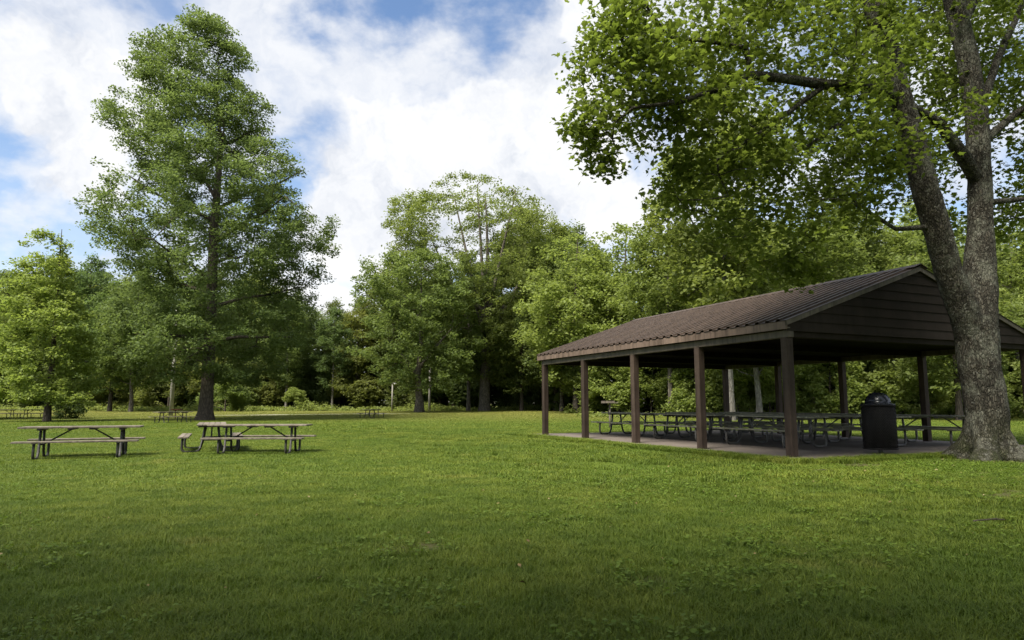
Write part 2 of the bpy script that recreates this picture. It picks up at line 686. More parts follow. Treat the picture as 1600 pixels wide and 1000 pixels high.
def build_path():
    # pale gravel path crossing the far lawn, seen edge on
    pts = [(-31, 66.8), (-27, 67.2), (-22, 68.8), (-19, 69.8), (-16, 71.0), (-11, 71.5), (-9, 72)]
    pts = np.array(pts)
    v, f = [], []
    n = 60
    tt = np.linspace(0, len(pts) - 1, n)
    cx = np.interp(tt, range(len(pts)), pts[:, 0])
    cyy = np.interp(tt, range(len(pts)), pts[:, 1])
    for i in range(n):
        wd = max(0.03, (0.75 + 0.8 * mnoise.noise(Vector((i * 0.23, 0, 0)))) * min(1, i / 6, (n - 1 - i) / 6))
        for s in (-1, -0.33, 0.33, 1):
            yy = cyy[i] + s * wd
            v.append((cx[i], yy, gz(cx[i], yy) + 0.012 + 0.01 * (abs(s) < 0.5)))
    for i in range(n - 1):
        for k in range(3):
            a = i * 4 + k
            f.append((a, a + 4, a + 5, a + 1))
    o = mesh_obj('path', v, f, M_SAND, smooth=True)
    tag(o, 'pale gravel path crossing the far lawn', 'path', kind='structure')


build_path()


# ------------------------------------------------------------------ picnic shelter
def rot_frame(origin, xdir, z0=0.0):
    """matrix whose local X runs along xdir (horizontal), Y to its left, Z up"""
    x = Vector((xdir[0], xdir[1], 0)).normalized()
    y = Vector((-x.y, x.x, 0))
    return Matrix(((x.x, y.x, 0, origin[0]), (x.y, y.y, 0, origin[1]), (0, 0, 1, z0), (0, 0, 0, 1)))


SLAB_Z = 0.24


def build_shelter():
    # local frame: X = inward from open long side (s), Y = along (t)
    root = empty('picnic_shelter', (P5[0], P5[1], SLAB_Z), math.atan2(NV[1], NV[0]))
    tag(root, 'open-sided brown picnic shelter with ribbed metal gable roof', 'shelter')
    # floor
    m = MB().box((-0.45, -0.62, -0.35), (SH_W + 0.6, SH_L + 0.75, 0.0), bev=0.015)
    slab = m.build('concrete_slab', M_CONC)
    slab.matrix_world = root.matrix_world
    slab.location = root.location
    slab.rotation_euler = root.rotation_euler
    tag(slab, 'stained concrete slab floor under the picnic shelter', 'slab', kind='structure')
    H = 2.40
    pw = 0.086
    pm = None
    for row, s in enumerate((0.0, SH_W)):
        for k in range(5):
            t = SH_L * k / 4
            if pm is None:
                mm = MB().box((-pw, -pw, 0.0), (pw, pw, H - 0.002), bev=0.008)
                post = mm.build('post', M_POST, root)
                pm = post.data
            else:
                post = link(bpy.data.objects.new('post', pm), root)
            post.location = (s, t, 0)
            # steel shoe at the foot
    # perimeter beams
    bh = 0.15
    for s in (0.0, SH_W):
        MB().box((s - 0.07, -0.13, H), (s + 0.07, SH_L + 0.13, H + bh), bev=0.006).build('beam', M_BEAM, root)
    for t in (0.0, SH_L):
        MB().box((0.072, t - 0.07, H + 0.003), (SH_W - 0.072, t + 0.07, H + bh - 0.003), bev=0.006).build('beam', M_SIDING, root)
    # cross beams at every bay
    for k in (1, 2, 3):
        t = SH_L * k / 4
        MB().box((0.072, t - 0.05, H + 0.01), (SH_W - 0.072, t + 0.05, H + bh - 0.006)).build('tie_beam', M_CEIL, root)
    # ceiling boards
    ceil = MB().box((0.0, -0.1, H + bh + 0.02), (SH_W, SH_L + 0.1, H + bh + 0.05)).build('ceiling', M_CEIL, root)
    nb = 30
    shared = None
    for i in range(nb):
        y0 = -0.1 + (SH_L + 0.2) * i / nb
        if shared is None:
            shared = MB().box((0.075, 0.006, 0), (SH_W - 0.075, (SH_L + 0.2) / nb - 0.006, 0.018)).build('ceiling_board', M_CEIL, ceil)
            shared.location = (0, y0, H + bh + 0.001)
        else:
            o = link(bpy.data.objects.new('ceiling_board', shared.data), ceil)
            o.location = (0, y0, H + bh + 0.001)
    # fascias along the eaves
    ov = 0.15
    ez = H + bh + 0.005          # underside of eave
    for s0, s1 in ((-ov - 0.03, -ov), (SH_W + ov, SH_W + ov + 0.03)):
        MB().box((s0, -0.185, ez), (s1, SH_L + 0.25, ez + 0.165), bev=0.004).build('fascia', M_FASCIA, root)
    # soffit boards
    for s0, s1 in ((-ov + 0.002, -0.072), (SH_W + 0.072, SH_W + ov - 0.002)):
        MB().box((s0, -0.18, ez + 0.02), (s1, SH_L + 0.24, ez + 0.04)).build('soffit', M_BEAM, root)
    # roof: ribbed metal panels, three ribs each
    roof = empty('roof', (0, 0, 0), 0, root)
    base = ez + 0.172
    half = SH_W / 2 + ov + 0.05
    slope = 0.346
    rise = half * slope
    L0, L1 = -0.21, SH_L + 0.28
    npan = 13
    pwid = (L1 - L0) / npan
    prof = []
    nr = 3
    rw = pwid / nr
    for r in range(nr):
        y = r * rw
        prof += [(y, 0.0), (y + rw * 0.56, 0.0), (y + rw * 0.62, 0.042), (y + rw * 0.92, 0.042), (y + rw * 0.98, 0.0)]
    prof.append((pwid, 0.0))
    me_side = {}
    for side in (0, 1):
        for i in range(npan):
            if side not in me_side:
                v, f = [], []
                for (a, b) in ((0.0, 0.0), (half + 0.0, rise)):
                    for (y, z) in prof:
                        x = a if side == 0 else -a
                        v.append((x, y, b + z))
                n = len(prof)
                for j in range(n - 1):
                    f.append((j, j + 1, n + j + 1, n + j) if side else (j, n + j, n + j + 1, j + 1))
                o = mesh_obj('roof_panel', v, f, M_ROOF, roof)
                sm = o.modifiers.new('thick', 'SOLIDIFY')
                sm.thickness = 0.006
                me_side[side] = o
            else:
                o = me_side[side].copy()
                COL.objects.link(o)
                o.parent = roof
            o.location = (-ov - 0.05 if side == 0 else SH_W + ov + 0.05, L0 + pwid * i + 0.0005, base + random.uniform(0, 0.003))
    # ridge cap
    cx, cz = SH_W / 2, base + rise + 0.05
    v = []
    for y in (L0 - 0.01, L1 + 0.01):
        v += [(cx - 0.24, y, cz - 0.24 * slope), (cx, y, cz + 0.012), (cx + 0.24, y, cz - 0.24 * slope),
              (cx + 0.24, y, cz - 0.24 * slope - 0.012), (cx, y, cz - 0.002), (cx - 0.24, y, cz - 0.24 * slope - 0.012)]
    f = [(0, 1, 7, 6), (1, 2, 8, 7), (2, 3, 9, 8), (3, 4, 10, 9), (4, 5, 11, 10), (5, 0, 6, 11), (0, 5, 4, 1), (1, 4, 3, 2), (6, 7, 10, 11), (7, 8, 9, 10)]
    mesh_obj('ridge_cap', v, f, M_ROOF, roof)
    # gable walls of lapped boards, and rake boards
    for t, sg in ((-0.10, -1), (SH_L + 0.10, 1)):
        gw = empty('gable_wall', (0, 0, 0), 0, root)
        nbd = 8
        z0 = H + bh + 0.004 - 0.03
        top = base + rise - 0.03
        eh = 0.205
        for b in range(nbd):
            za = z0 + b * eh
            zb = za + eh + 0.02

            def xat(z):
                # where the roof underside meets height z
                return max(-ov + 0.0, -ov - 0.05 + (z - (base - 0.012)) / slope)
            xa, xb = xat(za), xat(min(zb, top))
            if za >= top:
                break
            zb = min(zb, top)
            c = SH_W / 2
            y_in, y_lo, y_hi = t, t + sg * 0.042, t + sg * 0.018
            if xb >= c - 0.02:
                xb = c - 0.02
            vv = [(xa, y_lo, za), (SH_W - xa, y_lo, za), (SH_W - xb, y_hi, zb), (xb, y_hi, zb),
                  (xa, y_in, za), (SH_W - xa, y_in, za), (SH_W - xb, y_in, zb), (xb, y_in, zb)]
            ff = [(0, 1, 2, 3), (4, 7, 6, 5), (0, 4, 5, 1), (3, 2, 6, 7), (0, 3, 7, 4), (1, 5, 6, 2)]
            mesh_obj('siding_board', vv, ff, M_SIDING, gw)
        for s in (-1, 1):
            x0 = SH_W / 2 - s * (half - 0.02)
            x1 = SH_W / 2
            y0, y1 = t + sg * 0.05, t + sg * 0.085
            vv = []
            for y in (y0, y1):
                vv += [(x0, y, base - 0.012 - 0.09), (x1, y, base + rise - 0.012 - 0.10), (x1, y, base + rise - 0.006), (x0, y, base - 0.006)]
            ff = [(0, 1, 2, 3), (4, 7, 6, 5), (0, 4, 5, 1), (3, 2, 6, 7), (0, 3, 7, 4), (1, 5, 6, 2)]
            mesh_obj('rake_board', vv, ff, M_BEAM, gw)
    return root


SHELTER = build_shelter()


# ------------------------------------------------------------------ picnic tables
def make_table(length, plank, steel, detail=True):
    root = empty('picnic_table')
    hl = length / 2
    # five top planks
    w_ = 0.138
    for i in range(5):
        y = (i - 2) * 0.146
        dx = random.uniform(-0.008, 0.008)
        MB().box((-hl + dx, y - w_ / 2, 0.720), (hl + dx, y + w_ / 2, 0.758 + random.uniform(-0.002, 0.002)), bev=0.005).build('tabletop_plank', plank, root)
    for s in (-1, 1):
        for i in range(2):
            y = s * (0.60 + i * 0.132)
            dx = random.uniform(-0.008, 0.008)
            MB().box((-hl + dx, y - 0.062, 0.402), (hl + dx, y + 0.062, 0.440 + random.uniform(-0.002, 0.002)), bev=0.005).build('seat_plank', plank, root)
    xf = hl - 0.42
    for sx in (-1, 1):
        x = sx * xf
        # bent tube legs: down from the top, along the ground, up to the seat
        for s in (-1, 1):
            pts = [(x, s * 0.16, 0.70), (x, s * 0.20, 0.40), (x, s * 0.24, 0.16)]
            for a in np.linspace(0, PI / 2, 5):
                pts.append((x, s * (0.25 + 0.13 - 0.13 * math.cos(a)), 0.162 - 0.13 * math.sin(a)))
            for a in np.linspace(0, PI / 2, 5):
                pts.append((x, s * (0.60 + 0.10 * math.sin(a)), 0.132 - 0.10 * math.cos(a)))
            pts += [(x, s * 0.70, 0.25), (x, s * 0.69, 0.385)]
            MB().tube(pts, 0.030, 8).build('leg', steel, root, True)
            MB().box((x - 0.035, s * 0.665 - 0.125, 0.384), (x + 0.035, s * 0.665 + 0.125, 0.4015)).build('seat_bracket', steel, root)
        MB().box((x - 0.045, -0.33, 0.672), (x + 0.045, 0.33, 0.7195), bev=0.006).build('top_cleat', steel, root)
        MB().tube([(x, -0.215, 0.34), (x, 0.215, 0.34)], 0.022, 6).build('cross_bar', steel, root, True)
        xi = sx * (xf - 0.62)
        MB().box((xi - 0.06, -0.30, 0.682), (xi + 0.06, 0.30, 0.7195), bev=0.006).build('top_cleat', steel, root)
        MB().tube([(xi, 0, 0.70), (x - sx * 0.02, 0, 0.33)], 0.018, 6).build('brace', steel, root, True)
    return root


T_LAWN = make_table(2.52, M_PLANK, M_STEEL)
T_SH = make_table(2.75, M_PLANK_S, M_STEEL_D)


def put_table(proto, used, loc, rz, label, group):
    o = proto if not used[0] else copy_tree(proto)
    used[0] = True
    o.location = loc
    o.rotation_euler = (0, 0, rz)
    tag(o, label, 'picnic table', group)
    return o


uL, uS = [False], [False]
rr0 = random.Random(3)
GL, GS = 'picnic tables out on the lawn', 'picnic tables under the shelter'
put_table(T_LAWN, uL, (-10.38, 16.75, 0), R(22), 'weathered picnic table alone on the lawn, nearest the left edge', GL)
put_table(T_LAWN, uL, (-6.62, 18.25, 0), R(3), 'long side-on picnic table on the lawn in front of the big tree', GL)
put_table(T_LAWN, uL, (-8.38, 19.3, 0), R(113), 'end-on picnic table butted to the left end of another lawn table', GL)
p = at_z(270, 661, 0)
put_table(T_LAWN, uL, (p[0], p[1], gz(p[0], p[1])), R(62), 'small distant picnic table left of the big tree trunk', GL)
p = at_z(581, 653, 0.06)
put_table(T_LAWN, uL, (p[0], p[1], gz(p[0], p[1])), R(75), 'lone far picnic table in the middle of the open lawn', GL)
p = at_z(8, 652.5, 0.1)
put_table(T_LAWN, uL, (p[0] - 0.3, p[1], gz(p[0], p[1])), R(4), 'far picnic table cut off by the left edge', GL)
put_table(T_LAWN, uL, (p[0] + 2.55, p[1] + 0.1, gz(p[0], p[1])), R(2), 'far picnic table just left of the slim leafy tree trunk', GL)

ang = math.atan2(DV[1], DV[0])
for row, s_, ts, nm in ((0, 2.45, (2.85, 6.05, 9.25), 'front'), (1, 4.6, (2.3, 5.3, 8.6), 'middle'), (2, 6.75, (1.75, 4.95, 8.1), 'rear')):
    for i, t in enumerate(ts):
        q = sh(s_ + rr0.uniform(-0.1, 0.1), t, SLAB_Z)
        put_table(T_SH, uS, q, ang + R(rr0.uniform(-4, 4) + (5 if (row, i) == (0, 2) else 0)),
                  '%s picnic table in the %s row under the shelter' % (('nearest', 'middle', 'farthest')[i], nm), GS)


# ------------------------------------------------------------------ trash can
def build_can():
    q = at_y(1376, 700, 14.75)
    x, y = q[0], q[1]
    root = empty('trash_can', (x, y, gz(x, y)), 0.3)
    tag(root, 'dark brown mesh trash can with black dome lid on the slab edge', 'trash can')
    MB().box((-0.26, -0.22, -0.05), (0.26, 0.22, 0.045), bev=0.01).build('footing', M_CONC, root)
    MB().tube([(0, 0, 0.03), (0, 0, 0.15)], 0.05, 10).build('stand', M_STEEL_D, root, True)
    r = 0.325
    # perforated body: rows of raised diamonds round a drum
    bm = MB().lathe([(r * 0.9, 0.14), (r, 0.145), (r, 1.06), (r - 0.02, 1.065)], 48)
    body = bm.build('drum', M_CANB, root, True)
    v, f = [], []
    nr_, nc = 30, 64
    for i in range(nr_):
        for j in range(nc):
            a = 2 * PI * (j + 0.5 * (i % 2)) / nc
            z = 0.19 + i * 0.0285
            da, dz = 2 * PI / nc * 0.36, 0.012
            b = len(v)
            for (aa, zz_, rr) in ((a - da, z, r + 0.001), (a, z - dz, r + 0.001), (a + da, z, r + 0.001), (a, z + dz, r + 0.001), (a, z, r + 0.012)):
                v.append((rr * math.cos(aa), rr * math.sin(aa), zz_))
            f += [(b, b + 1, b + 4), (b + 1, b + 2, b + 4), (b + 2, b + 3, b + 4), (b + 3, b, b + 4)]
    o = mesh_obj('mesh_pattern', v, f, M_CANB, root)
    tag(o, kind='stuff')
    for z in (0.15, 1.055):
        pts = [((r + 0.006) * math.cos(a), (r + 0.006) * math.sin(a), z) for a in np.linspace(0, 2 * PI, 41)]
        MB().tube(pts, 0.016, 6, False).build('rim_band', M_CANB, root, True)
    lid = MB().lathe([(r * 1.02, 1.07), (r * 1.03, 1.085), (0.255, 1.10), (0.248, 1.16), (0.232, 1.20), (0.205, 1.25), (0.165, 1.292), (0.11, 1.322), (0.05, 1.336), (0.01, 1.338)], 36).build('dome_lid', M_DOME, root, True)
    # push flap frame on the dome
    pts = [(0.252 * math.cos(a) * math.cos(b_), 0.252 * math.sin(a) * math.cos(b_), 1.105 + 0.235 * math.sin(b_))
           for a, b_ in ((-1.2, 0.05), (-1.15, 0.5), (-0.95, 0.72), (-0.5, 0.72), (-0.25, 0.5), (-0.2, 0.05))]
    MB().tube(pts, 0.010, 6).build('flap_frame', M_DOME, lid, True)
    return root


build_can()


# ------------------------------------------------------------------ poles, lamp, grill
def build_pole(u, v0, v1, Y, r, label, name='timber_pole'):
    b = at_y(u, v0, Y)
    x, y = b[0], Y
    z0 = gz(x, y)
    h = at_y(u, v1, Y)[2] - z0
    root = empty(name, (x, y, z0))
    MB().tube([(0, 0, -0.2), (0, 0, h * 0.5), (0, 0, h)], [r, r * 0.93, r * 0.85], 10).build('shaft', M_POLE, root, True)
    MB().lathe([(r * 0.9, h + 0.001), (r * 0.5, h + 0.06), (0.01, h + 0.07)], 10).build('cap', M_STEEL, root)
    tag(root, label, 'pole')
    return root


build_pole(267, 650, 480, 64.0, 0.19, 'tall pale wooden pole left of the big tree trunk')
build_pole(671, 640, 575, 86.0, 0.17, 'pale wooden pole right of the round-crowned tree trunk')


def build_lamp():
    Y = 84.0
    b = at_y(612.5, 640, Y)
    z0 = gz(b[0], Y)
    root = empty('light_pole', (b[0], Y, z0))
    tag(root, 'short pale light pole with white lamp head at the woods edge', 'light pole')
    MB().tube([(0, 0, -0.1), (0, 0, 3.35)], [0.10, 0.08], 10).build('shaft', M_POLE, root, True)
    MB().tube([(0, 0, 3.32), (0.12, 0, 3.45), (0.30, 0, 3.47)], 0.04, 8).build('arm', M_POLE, root, True)
    MB().lathe([(0.05, 3.52), (0.14, 3.46), (0.17, 3.36), (0.13, 3.27), (0.03, 3.25)], 14, Matrix.Translation((0.34, 0, 0))).build('lamp_head', M_LAMP, root, True)


build_lamp()


def build_grill(x, y, name, label, mat, tray=0.30, h=0.95):
    root = empty(name, (x, y, gz(x, y)), 0.2)
    tag(root, label, 'grill')
    MB().tube([(0, 0, -0.1), (0, 0, h)], 0.045, 8).build('post', mat, root, True)
    m = MB()
    m.box((-tray, -0.22, h), (tray, 0.22, h + 0.02))
    o = m.build('tray', mat, root)
    MB().box((-tray, 0.20, h + 0.0205), (tray, 0.22, h + 0.10)).build('back_plate', mat, root)
    MB().tube([(tray - 0.02, 0, h + 0.01), (tray + 0.09, 0, h + 0.05), (tray + 0.14, 0, h + 0.02)], 0.012, 6).build('handle', mat, root, True)


q = at_y(953, 655, 31.0)
build_grill(q[0], 31.0, 'pedestal_grill', 'pale T-shaped pedestal grill on the lawn behind the shelter end posts', M_PLANK, 0.32, 1.13)
q = at_y(274, 650, 57.0)
build_grill(q[0], 57.0, 'rusty_grill', 'low rusty grill box behind the small distant picnic table', M_RUST, 0.42, 0.75)


# ------------------------------------------------------------------ trees
def grow(trunk_pts, limbs, targets, rng, step=0.9, lift=0.12, down_pen=1.2, wiggle=0.10, r_tip=0.012, power=2.35, tstep=None):
    """skeleton of nodes: trunk, given limbs, then twigs reaching each target from the nearest node"""
    pos, par, fix = [], [], []

    def poly(pts, rads, parent, step=step):
        pts = np.array(pts, float)
        last = parent
        for i in range(len(pts) - 1):
            d = np.linalg.norm(pts[i + 1] - pts[i])
            n = max(1, int(math.ceil(d / step)))
            for k in range(n + (1 if i == len(pts) - 2 else 0)):
                tt = k / n
                p_ = pts[i] * (1 - tt) + pts[i + 1] * tt
                r_ = rads[i] * (1 - tt) + rads[i + 1] * tt
                if parent is not None and i == 0 and k == 0:
                    continue
                pos.append(p_); par.append(-1 if last is None else last); fix.append(r_)
                last = len(pos) - 1
    poly([t[:3] for t in trunk_pts], [t[3] for t in trunk_pts], None, tstep or step)
    for lb in limbs:
        a = np.array(lb[0][:3])
        A = np.array(pos)
        j = int(np.argmin(np.linalg.norm(A - a, axis=1)))
        poly([pos[j]] + [np.array(q_[:3]) for q_ in lb[1:]], [lb[0][3]] + [q_[3] for q_ in lb[1:]], j, (tstep * 1.2 if tstep and lb[1][3] > 0.2 else step))
    n0 = len(pos)
    cap = n0 + len(targets) * 8 + 64
    P_ = np.zeros((cap, 3)); P_[:n0] = pos
    par = par + [0] * (cap - n0)
    fix = fix + [0.0] * (cap - n0)
    n = n0
    zmin = np.array(pos)[:, 2].min()
    # sort targets by distance to the skeleton
    T = np.array(targets)
    dd = np.min(np.linalg.norm(T[:, None, :] - P_[None, :n0, :], axis=2), axis=1) if len(T) * n0 < 4e7 else np.linalg.norm(T - P_[:n0].mean(0), axis=1)
    order = np.argsort(dd)
    tips = []
    nofork = np.array([f_ > 0 for f_ in fix])
    for ti in order:
        t_ = T[ti]
        df = t_ - P_[:n]
        d = np.sqrt((df ** 2).sum(1))
        cost = d * (1 + down_pen * np.clip(-df[:, 2] / np.maximum(d, 1e-6), 0, 1) ** 1.0)
        cost[d < 0.05] = 1e9
        j = int(np.argmin(cost))
        d0 = d[j]
        m = min(6, max(1, int(math.ceil(d0 / step))))
        last = j
        a = P_[j].copy()
        sidev = rng.normal(0, wiggle * d0, 3)
        for k in range(1, m + 1):
            tt = k / m
            q_ = a * (1 - tt) + t_ * tt + math.sin(PI * tt) * (sidev + np.array([0, 0, lift * d0]))
            P_[n] = q_
            par[n] = last
            last = n
            n += 1
        tips.append(last)
    P_ = P_[:n]
    par = np.array(par[:n]); fix = np.array(fix[:n])
    acc = np.zeros(n)
    kids = np.zeros(n, int)
    for i in range(n - 1, -1, -1):
        if kids[i] == 0:
            acc[i] = r_tip ** power
        if par[i] >= 0:
            acc[par[i]] += acc[i]
            kids[par[i]] += 1
    rad = acc ** (1 / power)
    rad = np.where(fix > 0, fix, rad)
    # a twig is never thicker than what carries it
    for i in range(n):
        if par[i] >= 0 and fix[i] == 0:
            rad[i] = min(rad[i], rad[par[i]] * 0.9)
    return P_, par, rad, np.array(tips), n0


def wood_mesh(name, P_, par, rad, mat, rmin, kmax=10):
    n = len(P_)
    children = [[] for _ in range(n)]
    for i in range(n):
        if par[i] >= 0:
            children[par[i]].append(i)
    V, Fq = [], []
    off = 0
    starts = [(i, None) for i in range(n) if par[i] < 0]
    while starts:
        i, pa = starts.pop()
        chain = [] if pa is None else [pa]
        rr = [] if pa is None else [min(rad[i] * 1.15, rad[pa])]
        cur = i
        while True:
            chain.append(cur)
            rr.append(rad[cur])
            ch = [c for c in children[cur]]
            if not ch:
                break
            ch.sort(key=lambda c: -rad[c])
            for c in ch[1:]:
                if rad[c] >= rmin:
                    starts.append((c, cur))
            if rad[ch[0]] < rmin:
                break
            cur = ch[0]
        if len(chain) < 2:
            continue
        rm = max(rr)
        k = kmax if rm > 0.2 else (7 if rm > 0.06 else (5 if rm > 0.025 else 3))
        v, f = tube_geo(P_[chain], rr, k, False)
        V.append(v)
        Fq.append(np.array(f, int) + off)
        off += len(v)
    V = np.concatenate(V)
    Fq = np.concatenate(Fq)
    return V, Fq


def leaf_quads(cent, nrm, size, rng, aspect=0.62, fold=0.25):
    """one folded leaf per centre: base, left, tip, right"""
    n = len(cent)
    a = rng.normal(size=(n, 3))
    t_ = a - nrm * (a * nrm).sum(1, keepdims=True)
    t_ /= np.maximum(np.linalg.norm(t_, axis=1, keepdims=True), 1e-6)
    b = np.cross(nrm, t_)
    s = size[:, None]
    v = np.empty((n, 4, 3))
    v[:, 0] = cent - t_ * s * 0.5
    v[:, 2] = cent + t_ * s * 0.5
    v[:, 1] = cent + b * s * 0.5 * aspect + nrm * s * fold * 0.5 + t_ * s * 0.05
    v[:, 3] = cent - b * s * 0.5 * aspect + nrm * s * fold * 0.5 + t_ * s * 0.05
    base = np.arange(n)[:, None] * 4
    f = np.concatenate([base + np.array([[0, 1, 2]]), base + np.array([[0, 2, 3]])], 1).reshape(-1, 3)
    return v.reshape(-1, 3), f


def spray(P_, par, rad, tips, rng, per_tip, rc, twig_r=0.03, flat=0.55, along=0.35):
    """leaf centres round the twig ends and along thin twigs"""
    cs, cl = [], []
    nt = len(tips)
    m = rng.poisson(per_tip * rng.uniform(0.55, 1.45, nt))
    idx = np.repeat(np.arange(nt), m)
    g = rng.normal(size=(len(idx), 3))
    g /= np.maximum(np.linalg.norm(g, axis=1, keepdims=True), 1e-6)
    g *= (rng.random((len(idx), 1)) ** 0.45) * rc * rng.uniform(0.7, 1.25, nt)[idx][:, None]
    g[:, 2] *= flat
    cs.append(P_[tips][idx] + g)
    cl.append(idx)
    thin = np.where((rad < twig_r) & (par >= 0))[0]
    if len(thin) and along > 0:
        m = rng.poisson(per_tip * along, len(thin))
        i2 = np.repeat(thin, m)
        tt = rng.random((len(i2), 1))
        q_ = P_[i2] * tt + P_[par[i2]] * (1 - tt)
        g = rng.normal(size=(len(i2), 3)) * rc * 0.38
        g[:, 2] *= flat
        cs.append(q_ + g)
        cl.append(i2 % max(nt, 1))
    return np.concatenate(cs), np.concatenate(cl)


def clump_noise(p_, s, seed):
    return np.array([mnoise.noise(Vector((x * s + seed, y * s, z * s))) for x, y, z in p_])


def profile_targets(prof, n, rng, inner=0.35, clump=0.35, depth=1.0, seed=0.0, gap=-0.15, rough=0.0):
    """points in a crown whose left and right outline is given by height: (z, xmin, xmax)"""
    prof = np.array(prof, float)
    out = []
    tot = 0
    while tot < n:
        m = n * 3
        z = rng.uniform(prof[0, 0], prof[-1, 0], m)
        lo = np.interp(z, prof[:, 0], prof[:, 1])
        hi = np.interp(z, prof[:, 0], prof[:, 2])
        wmax = (prof[:, 2] - prof[:, 1]).max()
        keep = rng.random(m) < ((hi - lo) / wmax) ** 1.15
        z, lo, hi = z[keep], lo[keep], hi[keep]
        m = len(z)
        a = rng.uniform(0, 2 * PI, m)
        r = np.sqrt(rng.uniform(inner ** 2, 1, m))
        if rough > 0:
            r = r * np.array([1 + rough * (mnoise.noise(Vector((math.cos(q1) * 1.7 + seed, math.sin(q1) * 1.7, q2 * 0.33))) + 0.6 * mnoise.noise(Vector((math.cos(q1) * 4, math.sin(q1) * 4 + seed, q2 * 0.9)))) for q1, q2 in zip(a, z)])
        x = (lo + hi) / 2 + (hi - lo) / 2 * r * np.cos(a)
        y = (hi - lo) / 2 * depth * r * np.sin(a)
        p_ = np.stack([x, y, z], 1)
        nv = clump_noise(p_, clump, seed)
        p_ = p_[nv > gap]
        out.append(p_)
        tot += len(p_)
    return np.concatenate(out)[:n]


def finish_tree(name, P_, par, rad, tips, rng, bark, leafm, per_tip, rc, lsize, rmin, up=0.9, flat=0.55, along=0.3,
                twig_r=0.03, kmax=10, trunk_n=None, tone_noise=0.3, split_r=None):
    """Empty with trunk and crown meshes (origin at the foot)"""
    V, Fq = wood_mesh(name, P_, par, rad, bark, rmin, kmax)
    root = empty(name)
    tm = np_mesh('trunk', V, Fq, bark, smooth=True)
    link(bpy.data.objects.new('trunk', tm), root)
    c, cl = spray(P_, par, rad, tips, rng, per_tip, rc, twig_r, flat, along)
    n = len(c)
    nr_ = rng.normal(size=(n, 3)) * 0.75
    nr_[:, 2] = np.abs(nr_[:, 2]) + up * rng.uniform(0.2, 1.0, n)
    nr_ /= np.linalg.norm(nr_, axis=1, keepdims=True)
    size = lsize * rng.uniform(0.7, 1.3, n)
    v, f = leaf_quads(c, nr_, size, rng)
    ct = rng.normal(0.5, 0.11, len(tips) + 1)
    tone = np.clip(ct[np.minimum(cl, len(tips))] + rng.normal(0, 0.11, n), 0, 1)
    cm = np_mesh('crown', v, f, leafm, np.repeat(tone, 2))
    co = link(bpy.data.objects.new('crown', cm), root)
    co['kind'] = 'stuff'
    return root


def colour_tree(o, col):
    for ch in o.children:
        if ch.name.startswith('crown'):
            ch.color = (*col, 1)


def flare(r0, h, spread=1.7):
    return [(0, 0, -0.3, r0 * spread * 1.05), (0, 0, 0.0, r0 * spread), (0, 0, 0.35, r0 * 1.25), (0, 0, 1.2, r0 * 1.05), (0, 0, h, r0)]


def px_profile(u0, v0, Y, rows):
    """outline rows (v, uleft, uright) to heights and offsets from the foot"""
    z0 = gz(at_y(u0, v0, Y)[0], Y)
    x0 = at_y(u0, v0, Y)[0]
    out = []
    for v, a, b in rows:
        z = at_y(u0, v, Y)[2] - z0
        out.append((z, at_y(a, v, Y)[0] - x0, at_y(b, v, Y)[0] - x0))
    out.sort()
    return out, (x0, Y, z0)


# ---- the big tree left of centre
rng = np.random.default_rng(11)
prof, base = px_profile(320, 657, 53.5, [(24, 292, 334), (50, 262, 362), (95, 210, 392), (140, 196, 396), (190, 162, 430), (250, 170, 470), (310, 160, 505),
                                         (360, 134, 520), (420, 165, 500), (480, 175, 486), (540, 165, 478), (585, 215, 440), (600, 260, 400)])
H = prof[-1][0]
prof = [(z, a * 0.93, b * 0.97) for z, a, b in prof]
tg = profile_targets(prof, 2000, rng, 0.30, 0.34, 0.95, 3.0, -0.14, 0.14)
trunk = [(0, 0, -0.3, 0.92), (0, 0, 0.1, 0.78), (0.02, 0, 0.7, 0.58), (0.05, 0, 2.4, 0.48), (0, 0.1, 8, 0.42), (-0.1, 0, 15, 0.36), (0.1, 0, 22, 0.20), (-0.4, 0, 26, 0.09), (-0.5, 0, H - 2.6, 0.03)]
limbs = []
for z, a, l, e in ((9, 0.3, 6.5, 0.25), (10, 2.8, 6.5, 0.25), (11, 4.4, 6, 0.3), (12.5, 1.5, 6, 0.3), (14, -0.4, 7, 0.4), (15.5, 3.4, 6.5, 0.5), (17, 0.4, 6.5, 0.55),
                   (18, 2.4, 6, 0.6), (20, 5.2, 3.6, 0.6), (22, 0.4, 2.2, 0.7), (23, 3.3, 2.2, 0.7), (5.5, 5.0, 6, -0.05), (6.5, 3.6, 6, 0.0), (6.5, 0.0, 6.5, 0.0)):
    dx, dy = math.cos(a), math.sin(a)
    limbs.append([(0, 0, z, 0.17), (dx * l * 0.35, dy * l * 0.35, z + l * 0.35 * e * 1.2, 0.13), (dx * l * 0.7, dy * l * 0.7, z + l * 0.7 * e, 0.09), (dx * l, dy * l, z + l * e * 1.1, 0.05)])
sk = grow(trunk, limbs, tg, rng, 1.0, 0.06, 1.0, 0.08, 0.016)
BIG = finish_tree('broad_leaf_tree', *sk[:4], rng, M_BARK_D, M_LEAF, 66, 0.85, 0.215, 0.022, along=0.2, twig_r=0.05)
BIG.location = base
tag(BIG, 'tallest tree, broad full crown, standing alone left of centre on the lawn', 'tree')
colour_tree(BIG, (0.86, 0.93, 0.95))

